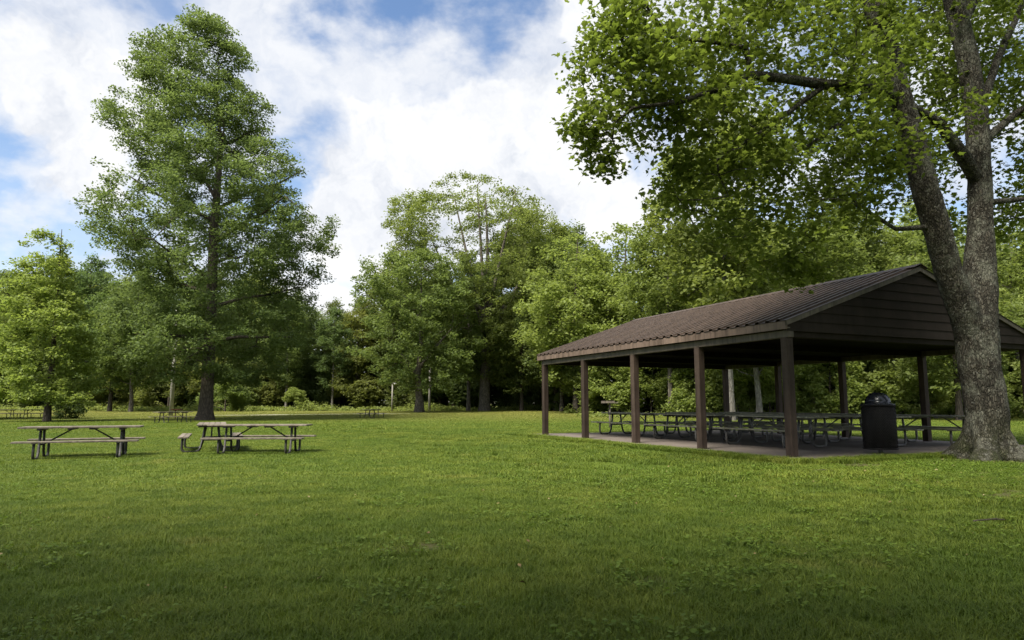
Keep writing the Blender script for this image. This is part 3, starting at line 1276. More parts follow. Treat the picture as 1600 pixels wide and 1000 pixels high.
# ---- slim light green tree at the left
rng = np.random.default_rng(12)
prof, base = px_profile(73, 660, 49.0, [(354, 64, 78), (380, 45, 96), (420, 20, 112), (450, 8, 118), (500, -5, 138), (560, -10, 142), (600, -5, 150), (632, 25, 140)])
tg = profile_targets(prof, 620, rng, 0.15, 0.5, 0.95, 8.0, -0.15, 0.25)
H = prof[-1][0]
sk = grow([(0, 0, -0.3, 0.36), (0, 0, 0.2, 0.27), (0, 0, 1.5, 0.21), (0.05, 0, 5, 0.16), (0, 0, 9, 0.09), (-0.05, 0, H - 0.2, 0.02)], [], tg, rng, 0.8, 0.05, 0.9, 0.08, 0.012)
o = finish_tree('slim_tree', *sk[:4], rng, M_BARK_D, M_LEAF, 44, 0.62, 0.22, 0.02, along=0.15, twig_r=0.04)
o.location = base
tag(o, 'bright yellow-green tree with slim trunk behind the leftmost lawn table', 'tree')
colour_tree(o, (1.5, 1.5, 1.15))

# ---- bright tree cut by the left edge
o2 = copy_tree(o)
p = at_y(-58, 655, 55.0)
o2.location = (p[0], 55.0, gz(p[0], 55)); o2.rotation_euler = (0, 0, 2.1); o2.scale = (1, 1, 0.86)
tag(o2, 'bright green tree cut off by the left edge of the picture', 'tree')
colour_tree(o2, (1.5, 1.5, 1.15))

# ---- round-crowned tree in the middle distance
rng = np.random.default_rng(13)
prof, base = px_profile(655, 646, 76.0, [(395, 610, 680), (420, 560, 720), (450, 552, 735), (500, 556, 740), (540, 562, 745), (575, 572, 745), (600, 590, 725), (612, 610, 700)])
tg = profile_targets(prof, 680, rng, 0.2, 0.4, 0.9, 1.0, -0.12, 0.28)
sk = grow([(0, 0, -0.3, 0.75), (0.0, 0, 0.2, 0.6), (0, 0, 1.5, 0.42), (-0.25, 0, 4, 0.34), (0.1, 0, 7, 0.26), (0, 0, 13, 0.1), (0, 0, prof[-1][0] - 0.4, 0.03)],
          [[(-0.25, 0, 4.0, 0.24), (-1.8, 0.3, 6.0, 0.17), (-4.0, 0, 8.5, 0.08)], [(0, 0, 4.6, 0.2), (1.6, -0.4, 7, 0.14), (3.6, 0, 9.5, 0.07)]], tg, rng, 1.0, 0.06, 0.9, 0.08, 0.02)
MIDT = finish_tree('round_crown_tree', *sk[:4], rng, M_BARK, M_LEAF, 46, 0.95, 0.30, 0.03, along=0.15, twig_r=0.05)
MIDT.location = base
tag(MIDT, 'round-crowned tree with low branches just right of the short light pole', 'tree')
colour_tree(MIDT, (1.0, 1.05, 0.95))

# ---- tall spreading tree behind it
rng = np.random.default_rng(14)
prof, base = px_profile(757, 643, 84.0, [(276, 705, 740), (300, 640, 830), (330, 606, 862), (370, 592, 886), (420, 600, 888), (470, 640, 875), (520, 670, 850), (570, 700, 815), (590, 730, 790)])
tg = profile_targets(prof, 1150, rng, 0.5, 0.28, 0.8, 5.0, -0.06)
limbs = []
for z, x1, x2, zt in ((6.0, -2.5, -7.5, 23), (6.5, 2.0, 7.5, 22), (7.5, -1.2, -4, 27), (8, 1.0, 3.8, 27), (7, 0.3, 9, 19), (8.5, -0.4, -11, 20), (9, -0.2, -1, 28)):
    yy = rng.uniform(-3, 3)
    limbs.append([(0, 0, z, 0.30), (x1, yy * 0.4, z + (zt - z) * 0.35, 0.22), ((x1 + x2) / 2, yy * 0.8, z + (zt - z) * 0.68, 0.15), (x2, yy, zt, 0.06)])
sk = grow([(0, 0, -0.3, 0.85), (0, 0, 0.2, 0.78), (0, 0, 1.5, 0.66), (0.1, 0, 6, 0.6), (0.3, 0, 10, 0.34), (0.3, 0, 20, 0.2), (0, 0, 27, 0.06)], limbs, tg, rng, 1.2, 0.04, 0.9, 0.07, 0.02)
TALL = finish_tree('spreading_tree', *sk[:4], rng, M_BARK, M_LEAF, 44, 0.95, 0.28, 0.03, along=0.12, twig_r=0.05)
TALL.location = base
tag(TALL, 'tall spreading tree with fanned pale limbs standing against the sky at centre', 'tree')
colour_tree(TALL, (1.15, 1.12, 0.95))

# ---- woodland prototypes
def wood_proto(name, seed, H_, cw, z0, n, per, rc, ls, shape, bark, r0):
    g = np.random.default_rng(seed)
    prof_ = [(z0 + (H_ - z0) * a, -cw * b * g.uniform(0.8, 1.15), cw * b * g.uniform(0.8, 1.15)) for a, b in shape]
    t_ = profile_targets(prof_, n, g, 0.25, 0.35, 1.0, seed * 1.7, -0.08, 0.3)
    sk_ = grow([(0, 0, -0.4, r0 * 1.7), (0, 0, 0.2, r0 * 1.35), (0, 0, 1.6, r0), (g.normal(0, .15), g.normal(0, .15), H_ * 0.45, r0 * 0.7), (g.normal(0, .3), g.normal(0, .3), H_ - 0.5, 0.04)],
               [], t_, g, 1.3, 0.07, 0.9, 0.08, 0.022)
    return finish_tree(name, *sk_[:4], g, bark, M_LEAF, per, rc, ls, 0.035, along=0.12, twig_r=0.05, kmax=8)


BROAD = [(0, 0.45), (0.15, 0.8), (0.4, 1.0), (0.7, 0.85), (0.9, 0.5), (1.0, 0.12)]
TALLS = [(0, 0.5), (0.2, 0.85), (0.5, 1.0), (0.75, 0.75), (0.92, 0.4), (1.0, 0.08)]
LOW = [(0, 0.75), (0.2, 1.0), (0.5, 0.95), (0.8, 0.6), (1.0, 0.12)]
W = [wood_proto('woodland_tree', 21, 19, 5.2, 3.5, 480, 38, 0.95, 0.32, BROAD, M_BARK, 0.26),
     wood_proto('woodland_tree', 22, 21, 4.2, 4.5, 440, 38, 0.95, 0.32, TALLS, M_BARK, 0.24),
     wood_proto('woodland_tree', 23, 17, 5.6, 2.5, 480, 38, 0.95, 0.32, BROAD, M_BARK_D, 0.24),
     wood_proto('understory_tree', 24, 7.5, 3.4, 0.25, 300, 46, 0.75, 0.30, LOW, M_BARK_D, 0.09),
     wood_proto('understory_tree', 25, 5.0, 2.8, 0.1, 230, 46, 0.7, 0.28, LOW, M_BARK_D, 0.07)]
WU = [False] * len(W)


def plant(k, x, y, s=1.0, rz=None, col=(1, 1, 1), label=None, group=None, cat='tree', sz=None, pale=False, name=None):
    if not WU[k]:
        o_ = W[k]; WU[k] = True
    else:
        o_ = copy_tree(W[k])
    if name:
        o_.name = name
    o_.location = (x, y, gz(x, y) - 0.02)
    o_.rotation_euler = (0, 0, random.uniform(0, 6.28) if rz is None else rz)
    o_.scale = (s, s, sz or s)
    tag(o_, label, cat, group)
    colour_tree(o_, col)
    if pale:
        for ch in o_.children:
            if ch.name.startswith('trunk'):
                ch.material_slots[0].link = 'OBJECT'
                ch.material_slots[0].material = M_BARK_P
    return o_


def px_x(u, Y):
    return at_y(u, 630, Y)[0]


rr = random.Random(5)


def hue(t_):
    """species differ: yellowish to bluish green"""
    a = rr.random()
    return (t_ * (1.22 - 0.36 * a), t_ * (1.08 - 0.04 * a), t_ * (0.85 + 0.35 * a))


NAMED = {}


def place_of(u, table):
    for lim, txt in table:
        if u < lim:
            return txt
    return table[-1][1]


def named(o_, u, label):
    NAMED.setdefault(label, []).append((u, o_))


def settle_labels():
    words = {2: ('left', 'right'), 3: ('leftmost', 'middle', 'rightmost'), 4: ('leftmost', 'second', 'third', 'rightmost'), 5: ('leftmost', 'second', 'third', 'fourth', 'rightmost'),
             6: ('leftmost', 'second', 'third', 'fourth', 'fifth', 'rightmost')}
    for lb_, lst in NAMED.items():
        lst.sort(key=lambda q_: q_[0])
        n_ = len(lst)
        for i_, (u_, o_) in enumerate(lst):
            if n_ == 1:
                o_['label'] = lb_
            elif n_ in words:
                o_['label'] = words[n_][i_] + ' ' + lb_
            else:
                o_['label'] = lb_


FAR = ((-5, 'beyond the left edge'), (135, 'behind the slim yellow-green tree'), (330, 'behind the big tree'), (470, 'right of the big trunk'),
       (560, 'in the sky gap'), (700, 'behind the round-crowned tree'), (9999, 'behind the tall spreading tree'))
ROOF = ((1050, 'above the far roof end'), (1250, 'above the roof middle'), (1450, 'above the near gable'), (1600, 'behind the near maple trunk'), (9999, 'beyond the right edge'))
BAY = ((993, 'in the farthest bays'), (1097, 'in the third bay'), (1238, 'in the nearest bay'), (1450, 'behind the trash can'), (1600, 'behind the near maple trunk'), (9999, 'beyond the right edge'))
LOOK = ('broad', 'narrow', 'low-branched', 'tall bushy', 'small round')
# far treeline behind the lawn, left to centre
GT = 'tall trees of the dark treeline behind the lawn'
LT = 'tall leafy tree in the dark treeline behind the far lawn'
LIMIT = 0
for u in list(range(-200, 900, 47)):
    for rowi, Y0 in enumerate((97, 106)):
        Y = Y0 + rr.uniform(-3, 3)
        uu = u + rr.uniform(-16, 16) + rowi * 23
        s = rr.uniform(0.85, 1.08)
        if 440 < uu < 580:
            s *= 0.80
        if uu < 160:
            s *= 1.12
        if uu > 760:
            s *= 1.3
        k = rr.choice((0, 1, 1, 2))
        t_ = rr.uniform(0.66, 1.05)
        o_ = plant(k, px_x(uu, Y), Y, s, None, hue(t_), LT, GT)
        named(o_, uu, '%s dark tree, %s row of far treeline, %s' % (LOOK[k], ('front', 'rear')[rowi], place_of(uu, FAR)))
# understory along it
GU = 'leafy understory along the foot of the treeline'
LU = 'low leafy understory tree at the foot of the far treeline'
for u in range(-180, 880, 40):
    Y = 93 + rr.uniform(-2, 5)
    uu = u + rr.uniform(-14, 14)
    t_ = rr.uniform(0.6, 1.0)
    k = rr.choice((3, 4, 3))
    o_ = plant(k, px_x(uu, Y), Y, rr.uniform(0.8, 1.25), None, hue(t_), LU, GU)
    named(o_, uu, '%s understory shrub at foot of far treeline, %s' % (LOOK[k], place_of(uu, FAR)))

# woods to the right, closer
GR = 'leafy trees of the woods behind the shelter'
LR = 'leafy green tree in the woods behind the picnic shelter'
for Y0, u0, u1, st in ((74, 900, 1800, 80), (83, 880, 1800, 76), (64, 1250, 1800, 110)):
    for u in range(u0, u1, st):
        Y = Y0 + rr.uniform(-3, 3)
        uu = u + rr.uniform(-25, 25)
        t_ = rr.uniform(0.9, 1.4)
        k = rr.choice((0, 1, 2))
        o_ = plant(k, px_x(uu, Y), Y, rr.uniform(0.92, 1.2) * (1.0 if Y0 > 66 else 0.9), None, (t_ * 1.05, t_ * 1.03, t_ * 0.85), LR, GR)
        named(o_, uu, '%s green tree, %s row of woods, %s' % (LOOK[k], {64: 'front', 74: 'middle', 83: 'rear'}[Y0], place_of(uu, ROOF)))
GV = 'bushy understory behind the shelter'
LV = 'bushy understory tree seen behind the open picnic shelter'
for Y0, u0, u1, st in ((60, 1100, 1780, 60), (70, 920, 1780, 46)):
    for u in range(u0, u1, st):
        Y = Y0 + rr.uniform(-3, 3)
        uu = u + rr.uniform(-20, 20)
        t_ = rr.uniform(1.0, 1.5)
        k = rr.choice((3, 4, 3))
        o_ = plant(k, px_x(uu, Y), Y, rr.uniform(0.75, 1.15), None, (t_ * 1.05, t_ * 1.03, t_ * 0.85), LV, GV)
        named(o_, uu, '%s %s bush seen through shelter, %s' % ({60: 'nearer', 70: 'farther'}[Y0], LOOK[k], place_of(uu, BAY)))

settle_labels()

# trunks that stand out on their own
for k, u, Y, s, pale, col, lb in (
        (1, 732, 84.5, 0.95, False, (0.9, 0.95, 0.9), 'dark slender trunk tree directly left of the tall spreading tree'),
        (2, 815, 84, 0.95, False, (1.0, 1.0, 0.9), 'mid-size tree between the tall spreading tree and the shelter'),
        (0, 878, 80, 0.95, False, (0.85, 0.9, 0.9), 'tree directly behind the far end posts of the shelter'),
        (1, 1141, 52, 1.3, True, (1.2, 1.15, 0.9), 'pale thick trunk tree seen through the shelter, left of its neighbour'),
        (0, 1186, 54, 0.9, True, (1.15, 1.12, 0.9), 'pale slimmer trunk tree seen through the shelter, right of its neighbour'),
        (1, 1048, 62, 1.0, False, (1.1, 1.1, 0.9), 'grey trunk tree seen between the second and third front posts'),
        (2, 1498, 52, 0.95, False, (1.0, 1.0, 0.85), 'dark slim trunk tree peeking out left of the big near trunk'),
        (1, 447, 90, 0.72, True, (0.9, 0.95, 0.9), 'thin pale-trunked tree at the woods edge beside the pale bush'),
        (1, 519, 91, 0.66, True, (0.75, 0.85, 0.9), 'thin pale-trunked tree in the low dark sky gap of the treeline'),
        (2, 905, 76, 0.9, False, (1.1, 1.1, 0.9), 'grey trunk tree rising behind the first far bay of the shelter'),
        (1, 1310, 58, 0.85, False, (1.1, 1.1, 0.9), 'slim trunk tree seen behind the rear posts left of the trash can'),
        (2, 172, 80, 0.9, False, (0.85, 0.95, 0.95), 'mid-distance tree on the far lawn between slim tree and big tree'),
        (0, 205, 78, 0.8, False, (0.95, 1.0, 0.9), 'low-branched mid-green tree close left behind the big tree')):
    plant(k, px_x(u, Y), Y, s, None, col, lb, pale=pale)

# shrubs that stand out
plant(3, px_x(1017, 68), 68, 1.0, 0.7, (1.2, 1.18, 0.9), 'leafy sapling behind the second front bay, right of the pedestal grill', name='leafy_sapling')
p = at_z(102, 655, 0.02)
plant(4, p[0], p[1], 0.47, 0.4, (0.45, 0.52, 0.5), 'dark round shrub right of the slim leafy tree trunk', cat='shrub', name='round_shrub')
plant(4, px_x(462, 88), 88, 0.62, 1.0, (1.45, 1.4, 1.2), 'pale green bush sticking up at the far edge of the lawn', cat='shrub', name='pale_bush')
plant(3, px_x(352, 80), 80, 0.75, 2.0, (1.1, 1.15, 1.0), 'drooping leafy sapling right behind the big tree trunk', name='leafy_sapling')


# ---- fill of the deep woods, one mass
def build_woods():
    g = np.random.default_rng(40)
    cs = []
    for (u0, u1, Y0, Y1, hmax, n) in ((-420, 950, 110, 135, 14, 26000), (850, 2250, 90, 108, 17, 22000)):
        u = g.uniform(u0, u1, n)
        Y = g.uniform(Y0, Y1, n)
        x = (u - 800) / F_PX * Y
        z = g.random(n) ** 0.8 * (hmax + 3.0 * np.sin(x * 0.21) + 2.0 * np.sin(x * 0.53 + 1))
        cs.append(np.stack([x, Y, z + 0.4], 1))
    for (u0, u1, Y0, Y1, n) in ((-420, 950, 101, 112, 17000), (850, 2250, 80, 92, 11000)):
        u = g.uniform(u0, u1, n); Y = g.uniform(Y0, Y1, n)
        cs.append(np.stack([(u - 800) / F_PX * Y, Y, 0.3 + g.uniform(0, 5.5, n)], 1))
    c = np.concatenate(cs)
    n = len(c)
    nr_ = g.normal(size=(n, 3)); nr_[:, 2] = np.abs(nr_[:, 2]) + 0.4
    nr_ /= np.linalg.norm(nr_, axis=1, keepdims=True)
    v, f = leaf_quads(c, nr_, g.uniform(0.7, 1.3, n), g)
    tone = np.clip(g.normal(0.35, 0.18, n), 0, 1)
    o_ = bpy.data.objects.new('woods', np_mesh('woods', v, f, M_LEAF, np.repeat(tone, 2)))
    link(o_)
    o_.color = (0.7, 0.75, 0.75, 1)
    tag(o_, 'dense mass of deep woods behind the first row of trees', 'woods', kind='stuff')


build_woods()


def build_undergrowth():
    g = np.random.default_rng(41)
    cs, ht = [], []
    for (u0, u1, Y0, Y1, n, h) in ((-300, 720, 84, 92, 750, 0.85), (690, 900, 86, 92, 120, 0.8), (900, 2100, 60, 66, 420, 0.6)):
        u = g.uniform(u0, u1, n); Y = g.uniform(Y0, Y1, n)
        x = (u - 800) / F_PX * Y
        hh = h * g.uniform(0.3, 1.3, n) * (0.7 + 0.6 * (np.sin(x * 0.7) * np.sin(x * 0.23 + 1) > 0.1))
        zg = ground_z(x, Y)
        for i in range(n):
            m = 26
            q_ = g.normal(size=(m, 3)); q_ /= np.linalg.norm(q_, axis=1, keepdims=True)
            q_ *= g.random((m, 1)) ** 0.4
            q_ = q_ * np.array([0.75, 0.7, hh[i] * 0.5]) + np.array([x[i], Y[i], zg[i] + hh[i] * 0.5])
            cs.append(q_)
    c = np.concatenate(cs)
    n = len(c)
    nr_ = g.normal(size=(n, 3)) * 0.8; nr_[:, 2] = np.abs(nr_[:, 2]) + 0.6
    nr_ /= np.linalg.norm(nr_, axis=1, keepdims=True)
    v, f = leaf_quads(c, nr_, g.uniform(0.16, 0.34, n), g)
    tone = np.clip(g.normal(0.6, 0.2, n), 0, 1)
    o_ = bpy.data.objects.new('undergrowth', np_mesh('undergrowth', v, f, M_LEAF, np.repeat(tone, 2)))
    link(o_)
    o_.color = (1.25, 1.2, 1.0, 1)
    tag(o_, 'low weedy undergrowth along the edge where lawn meets woods', 'undergrowth', kind='stuff')


build_undergrowth()


# ---- the near maple on the right
def maple_leaf_shape():
    """five-lobed leaf outline, stem at origin, tip towards +Y, unit length"""
    half = [(0.0, 0.0), (0.16, -0.02), (0.34, 0.04), (0.25, 0.16), (0.52, 0.42), (0.30, 0.46), (0.27, 0.55), (0.14, 0.66), (0.0, 1.0)]
    right = half[1:-1]
    pts = [half[0]] + right + [half[-1]] + [(-x, y) for x, y in reversed(right)]
    c = (0.0, 0.30)
    v = [(c[0], c[1], 0.05)] + [(x, y, -0.12 * abs(x) - 0.10 * max(0, y - 0.5)) for x, y in pts]
    n = len(pts)
    f = [(0, 1 + i, 1 + (i + 1) % n) for i in range(n)]
    return np.array(v), np.array(f)


def build_maple():
    g = np.random.default_rng(15)
    bx, by = 9.45, 13.75
    bz = gz(bx, by)
    O = np.array([bx, by, bz])

    def L(u, v, Y):
        return at_y(u, v, Y) - O

    def node(u, v, Y, r):
        return (*L(u, v, Y), r)
    trunk = [(0.0, 0, -0.3, 0.86), (0, 0, 0.0, 0.74), (0, 0, 0.12, 0.66), (0.0, 0, 0.32, 0.56), (0.0, 0, 0.6, 0.505), node(1543, 650, 13.75, 0.50), node(1531, 580, 13.8, 0.50), node(1524, 515, 13.85, 0.52), node(1530, 455, 13.95, 0.44),
             node(1532, 360, 14.0, 0.315), node(1531, 280, 14.05, 0.30), node(1526, 180, 14.1, 0.29), node(1512, 90, 14.1, 0.28), node(1490, 0, 14.1, 0.265), node(1470, -120, 14.0, 0.22),
             node(1475, -300, 13.8, 0.15), node(1460, -480, 13.6, 0.07)]
    trunk = [(*t[:3], t[3] * 0.755) for t in trunk]
    limbs = [
        # the left stem from the fork
        [node(1524, 545, 13.8, 0.31), node(1504, 480, 13.72, 0.285), node(1482, 425, 13.62, 0.25), node(1465, 360, 13.45, 0.25), node(1447, 300, 13.3, 0.245), node(1427, 220, 13.1, 0.23), node(1405, 150, 13.0, 0.22),
         node(1378, 45, 12.9, 0.21), node(1345, -50, 12.8, 0.17), node(1310, -190, 12.5, 0.11), node(1290, -330, 12.4, 0.05)],
        # long limb to the left
        [node(1425, 150, 13.05, 0.10), node(1370, 135, 12.6, 0.115), node(1290, 132, 12.0, 0.10), node(1220, 122, 11.6, 0.085), node(1172, 116, 11.3, 0.075), node(1120, 140, 11.0, 0.05), node(1060, 160, 10.7, 0.04), node(990, 168, 10.4, 0.025)],
        [node(1172, 116, 11.3, 0.05), node(1166, 75, 11.2, 0.05), node(1110, 65, 11.0, 0.04), node(1045, 58, 10.8, 0.032), node(1010, 10, 10.7, 0.02)],
        [node(1290, 132, 12.0, 0.06), node(1240, 170, 11.7, 0.045), node(1190, 205, 11.4, 0.03), node(1120, 250, 11.1, 0.02)],
        [node(1440, 235, 13.2, 0.07), node(1370, 222, 12.8, 0.055), node(1310, 195, 12.3, 0.045), node(1260, 230, 12.0, 0.03)],
        [node(1470, 350, 13.45, 0.06), node(1400, 358, 13.3, 0.045), node(1355, 330, 13.1, 0.03)],
        # right stem branches
        [node(1530, 290, 14.05, 0.14), node(1508, 250, 13.8, 0.15), node(1470, 195, 13.5, 0.11), node(1425, 165, 13.1, 0.06)],
        [node(1524, 190, 14.1, 0.10), node(1560, 90, 14.5, 0.08), node(1610, -20, 14.9, 0.05)],
        [node(1528, 230, 14.1, 0.10), node(1590, 175, 14.6, 0.07), node(1680, 130, 15, 0.04)],
        [node(1531, 320, 14.05, 0.07), node(1610, 310, 14.5, 0.05), node(1700, 300, 15, 0.03)],
        [node(1500, 40, 14.1, 0.14), node(1560, -80, 14.8, 0.11), node(1640, -230, 15.5, 0.06)],
        [node(1345, -50, 12.8, 0.11), node(1230, -120, 11.6, 0.08), node(1100, -180, 10.6, 0.05)],
    ]
    blobs = [  # u, v, Y, half width px, half height px, half depth m, weight
        (1000, 120, 10.6, 110, 105, 1.6, 125), (925, 200, 10.5, 42, 55, 0.7, 26), (945, 255, 10.5, 25, 22, 0.5, 8), (960, 45, 10.7, 60, 55, 1.3, 44),
        (1130, 60, 11.2, 135, 110, 2.0, 130), (1110, 205, 11.0, 100, 70, 1.5, 58), (1160, 270, 11.4, 120, 75, 1.6, 58), (1060, 300, 11.3, 52, 45, 0.8, 15),
        (1210, 360, 11.8, 105, 60, 1.3, 44), (1250, 420, 12.0, 55, 26, 0.6, 18), (1310, 140, 12.4, 100, 150, 2.0, 105), (1310, 300, 12.9, 80, 80, 1.5, 60),
        (1400, 90, 15.0, 120, 130, 1.6, 100), (1480, 220, 16.2, 110, 170, 1.6, 110), (1580, 120, 15.6, 110, 170, 2.0, 130), (1590, 310, 15.8, 60, 90, 1.4, 50), (1450, 40, 17.2, 170, 110, 1.8, 150), (1340, 230, 15.6, 110, 120, 1.4, 110), (1560, 30, 17.5, 120, 120, 1.5, 90), (1250, 40, 13.8, 110, 110, 1.4, 80), (1385, 20, 12.6, 50, 30, 0.8, 12),
        (1420, 230, 12.0, 45, 40, 0.7, 12), (1515, 180, 13.2, 28, 30, 0.3, 6),
        (1180, -120, 11.8, 280, 90, 2.6, 110), (1480, -150, 13.6, 260, 130, 3.0, 100), (1400, -330, 13.2, 260, 130, 3.2, 80), (1700, 60, 15.5, 120, 260, 2.6, 90)]
    T = []
    for u, v, Y, wu, wv, wy, k in blobs:
        Y += 0.7 if u < 1300 else 0.0
        c = L(u, v, Y)
        sx, sz = wu / F_PX * Y, wv / F_PX * Y
        k = int(k * 1.0)
        q_ = g.normal(size=(k, 3)); q_ /= np.linalg.norm(q_, axis=1, keepdims=True)
        q_ *= g.random((k, 1)) ** 0.42
        T.append(c + q_ * np.array([sx, wy, sz]))
    T = np.concatenate(T)
    P_, par, rad, tips, n0 = grow(trunk, limbs, T, g, 0.45, 0.05, 0.7, 0.10, 0.0055, 2.3, 0.07)
    root = empty('maple_tree', tuple(O))
    tag(root, 'large near maple with forked lichened trunk overhanging the shelter at right', 'tree')
    V, Fq = wood_mesh('trunk', P_, par, rad, M_BARK_N, 0.0, 56)
    # knobbly relief and root flare on the lower trunk
    V = np.array(V)
    low = np.where((V[:, 2] < 7) & (np.hypot(V[:, 0], V[:, 1]) < 3))[0]
    for i in low:
        x, y, z = V[i]
        a = math.atan2(y, x)
        rr_ = math.hypot(x, y) + 1e-6
        n1 = mnoise.noise(Vector((x * 2.2, y * 2.2, z * 1.1)))
        n2 = mnoise.noise(Vector((x * 9, y * 9, z * 4)))
        n3 = mnoise.noise(Vector((x * 24, y * 24, z * 13 + 5)))
        k = n1 * 0.03 + n2 * 0.013 + n3 * 0.009
        if z < 0.8:
            k += max(0, 0.8 - z) ** 2 * 0.55 * (0.45 + 0.7 * math.sin(a * 5 + 0.7 + 0.5 * n1) + 0.45 * math.sin(a * 3 + 2) + 0.5 * n2)
        ax = V[i] - 0
        if z < 2.6:
            V[i, 0] += x / rr_ * k
            V[i, 1] += y / rr_ * k
        else:
            V[i] += np.array([n2, n3, 0]) * 0.018
    link(bpy.data.objects.new('trunk', np_mesh('trunk', V, Fq, M_BARK_N, smooth=True)), root)
    # knot holes
    # leaves
    c, cl = spray(P_, par, rad, tips, g, 23, 0.44, 0.011, 0.75, 0.35)
    n = len(c)
    nr_ = g.normal(size=(n, 3)) * 0.8
    nr_[:, 2] = np.abs(nr_[:, 2]) + 0.55
    nr_ /= np.linalg.norm(nr_, axis=1, keepdims=True)
    a = g.normal(size=(n, 3)); a[:, 2] -= 0.6
    t_ = a - nr_ * (a * nr_).sum(1, keepdims=True)
    t_ /= np.linalg.norm(t_, axis=1, keepdims=True)
    b = np.cross(nr_, t_)
    size = 0.104 * g.uniform(0.5, 1.4, n)
    ct = g.normal(0.5, 0.14, len(tips) + 1)
    tone = np.clip(ct[np.minimum(cl, len(tips))] + g.normal(0, 0.16, n), 0, 1)
    lv, lf = maple_leaf_shape()
    # the 300 that show largest, each a leaf of its own
    wp = c + O
    dist = np.linalg.norm(wp - CAM, axis=1)
    rel = wp - CAM
    fw = rel[:, 1] * math.cos(PITCH) + rel[:, 2] * math.sin(PITCH)
    uu = 800 + F_PX * rel[:, 0] / fw
    vv = 500 - F_PX * (-rel[:, 1] * math.sin(PITCH) + rel[:, 2] * math.cos(PITCH)) / fw
    face = np.abs((nr_ * rel).sum(1)) / dist
    score = size / dist * (0.35 + face)
    score[(uu < 10) | (uu > 1590) | (vv < 8)] = 0
    top = np.argsort(-score)[:300]
    mask_ = np.ones(n, bool); mask_[top] = False
    ix = np.where(mask_)[0]
    v = (c[ix][:, None, :] + size[ix][:, None, None] * (lv[None, :, 0:1] * b[ix][:, None, :] + lv[None, :, 1:2] * t_[ix][:, None, :] + lv[None, :, 2:3] * nr_[ix][:, None, :])).reshape(-1, 3)
    f = (lf[None] + (np.arange(len(ix)) * len(lv))[:, None, None]).reshape(-1, 3)
    co = link(bpy.data.objects.new('crown', np_mesh('crown', v, f, M_MAPLE, np.repeat(tone[ix], len(lf)))), root)
    co['kind'] = 'stuff'
    lm = [np_mesh('leaf', lv, lf, M_MAPLE, np.full(len(lf), tt)) for tt in (0.25, 0.45, 0.6, 0.8)]
    for i in top:
        o_ = bpy.data.objects.new('leaf', lm[min(3, int(tone[i] * 4))])
        M = Matrix((tuple(b[i]), tuple(t_[i]), tuple(nr_[i]))).transposed().to_4x4()
        M = Matrix.Translation(c[i]) @ M @ Matrix.Scale(size[i], 4)
        link(o_, root)
        o_.matrix_local = M
    return root


MAPLE = build_maple()

# ---- unseen trees added behind the viewpoint to darken the foreground with their shade
for i, (x, y, s_, lb) in enumerate(((-11.0, -5.4, 1.1, 'unseen tree added behind the viewpoint on the left to shade the foreground'),
                                   (-2.5, -5.6, 1.1, 'unseen tree added behind the viewpoint in the middle to shade the foreground'),
                                   (7.2, -2.4, 1.12, 'unseen tree added behind the viewpoint on the right to shade the foreground'))):
    plant((0, 2, 0)[i], x, y, s_, None, (1, 1, 1), lb)


# ------------------------------------------------------------------ grass
def blade_tile(size, n, h, wd, seed):
    g = np.random.default_rng(seed)
    x = g.uniform(-size / 2, size / 2, n); y = g.uniform(-size / 2, size / 2, n)
    a = g.uniform(0, 2 * PI, n)
    hh = h * g.uniform(0.5, 1.35, n)
    lean = hh * g.uniform(0.3, 1.7, n)
    # clumps of taller and shorter turf
    for _ in range(int(n / 90)):
        cx, cyy = g.uniform(-size / 2, size / 2, 2)
        hh *= 1 + g.uniform(-0.35, 0.55) * np.exp(-((x - cx) ** 2 + (y - cyy) ** 2) / (0.045 * size) ** 2)
    ww = wd * g.uniform(0.7, 1.3, n)
    dx, dy = np.cos(a), np.sin(a)
    sx, sy = -dy, dx
    V = np.empty((n, 5, 3))
    V[:, 0] = np.stack([x - sx * ww / 2, y - sy * ww / 2, np.full(n, -0.01)], 1)
    V[:, 1] = np.stack([x + sx * ww / 2, y + sy * ww / 2, np.full(n, -0.01)], 1)
    mx, my = x + dx * lean * 0.35, y + dy * lean * 0.35
    V[:, 2] = np.stack([mx + sx * ww * 0.4, my + sy * ww * 0.4, hh * 0.6], 1)
    V[:, 3] = np.stack([mx - sx * ww * 0.4, my - sy * ww * 0.4, hh * 0.6], 1)
    V[:, 4] = np.stack([x + dx * lean, y + dy * lean, hh * 0.92], 1)
    bse = (np.arange(n) * 5)[:, None]
    f = np.concatenate([bse + [[0, 1, 2]], bse + [[0, 2, 3]], bse + [[3, 2, 4]]], 1).reshape(-1, 3)
    tone = np.repeat(np.clip(g.normal(0.45, 0.24, n), 0, 1), 3)
    return np_mesh('grass_tile', V.reshape(-1, 3), f, M_GRASS, tone)


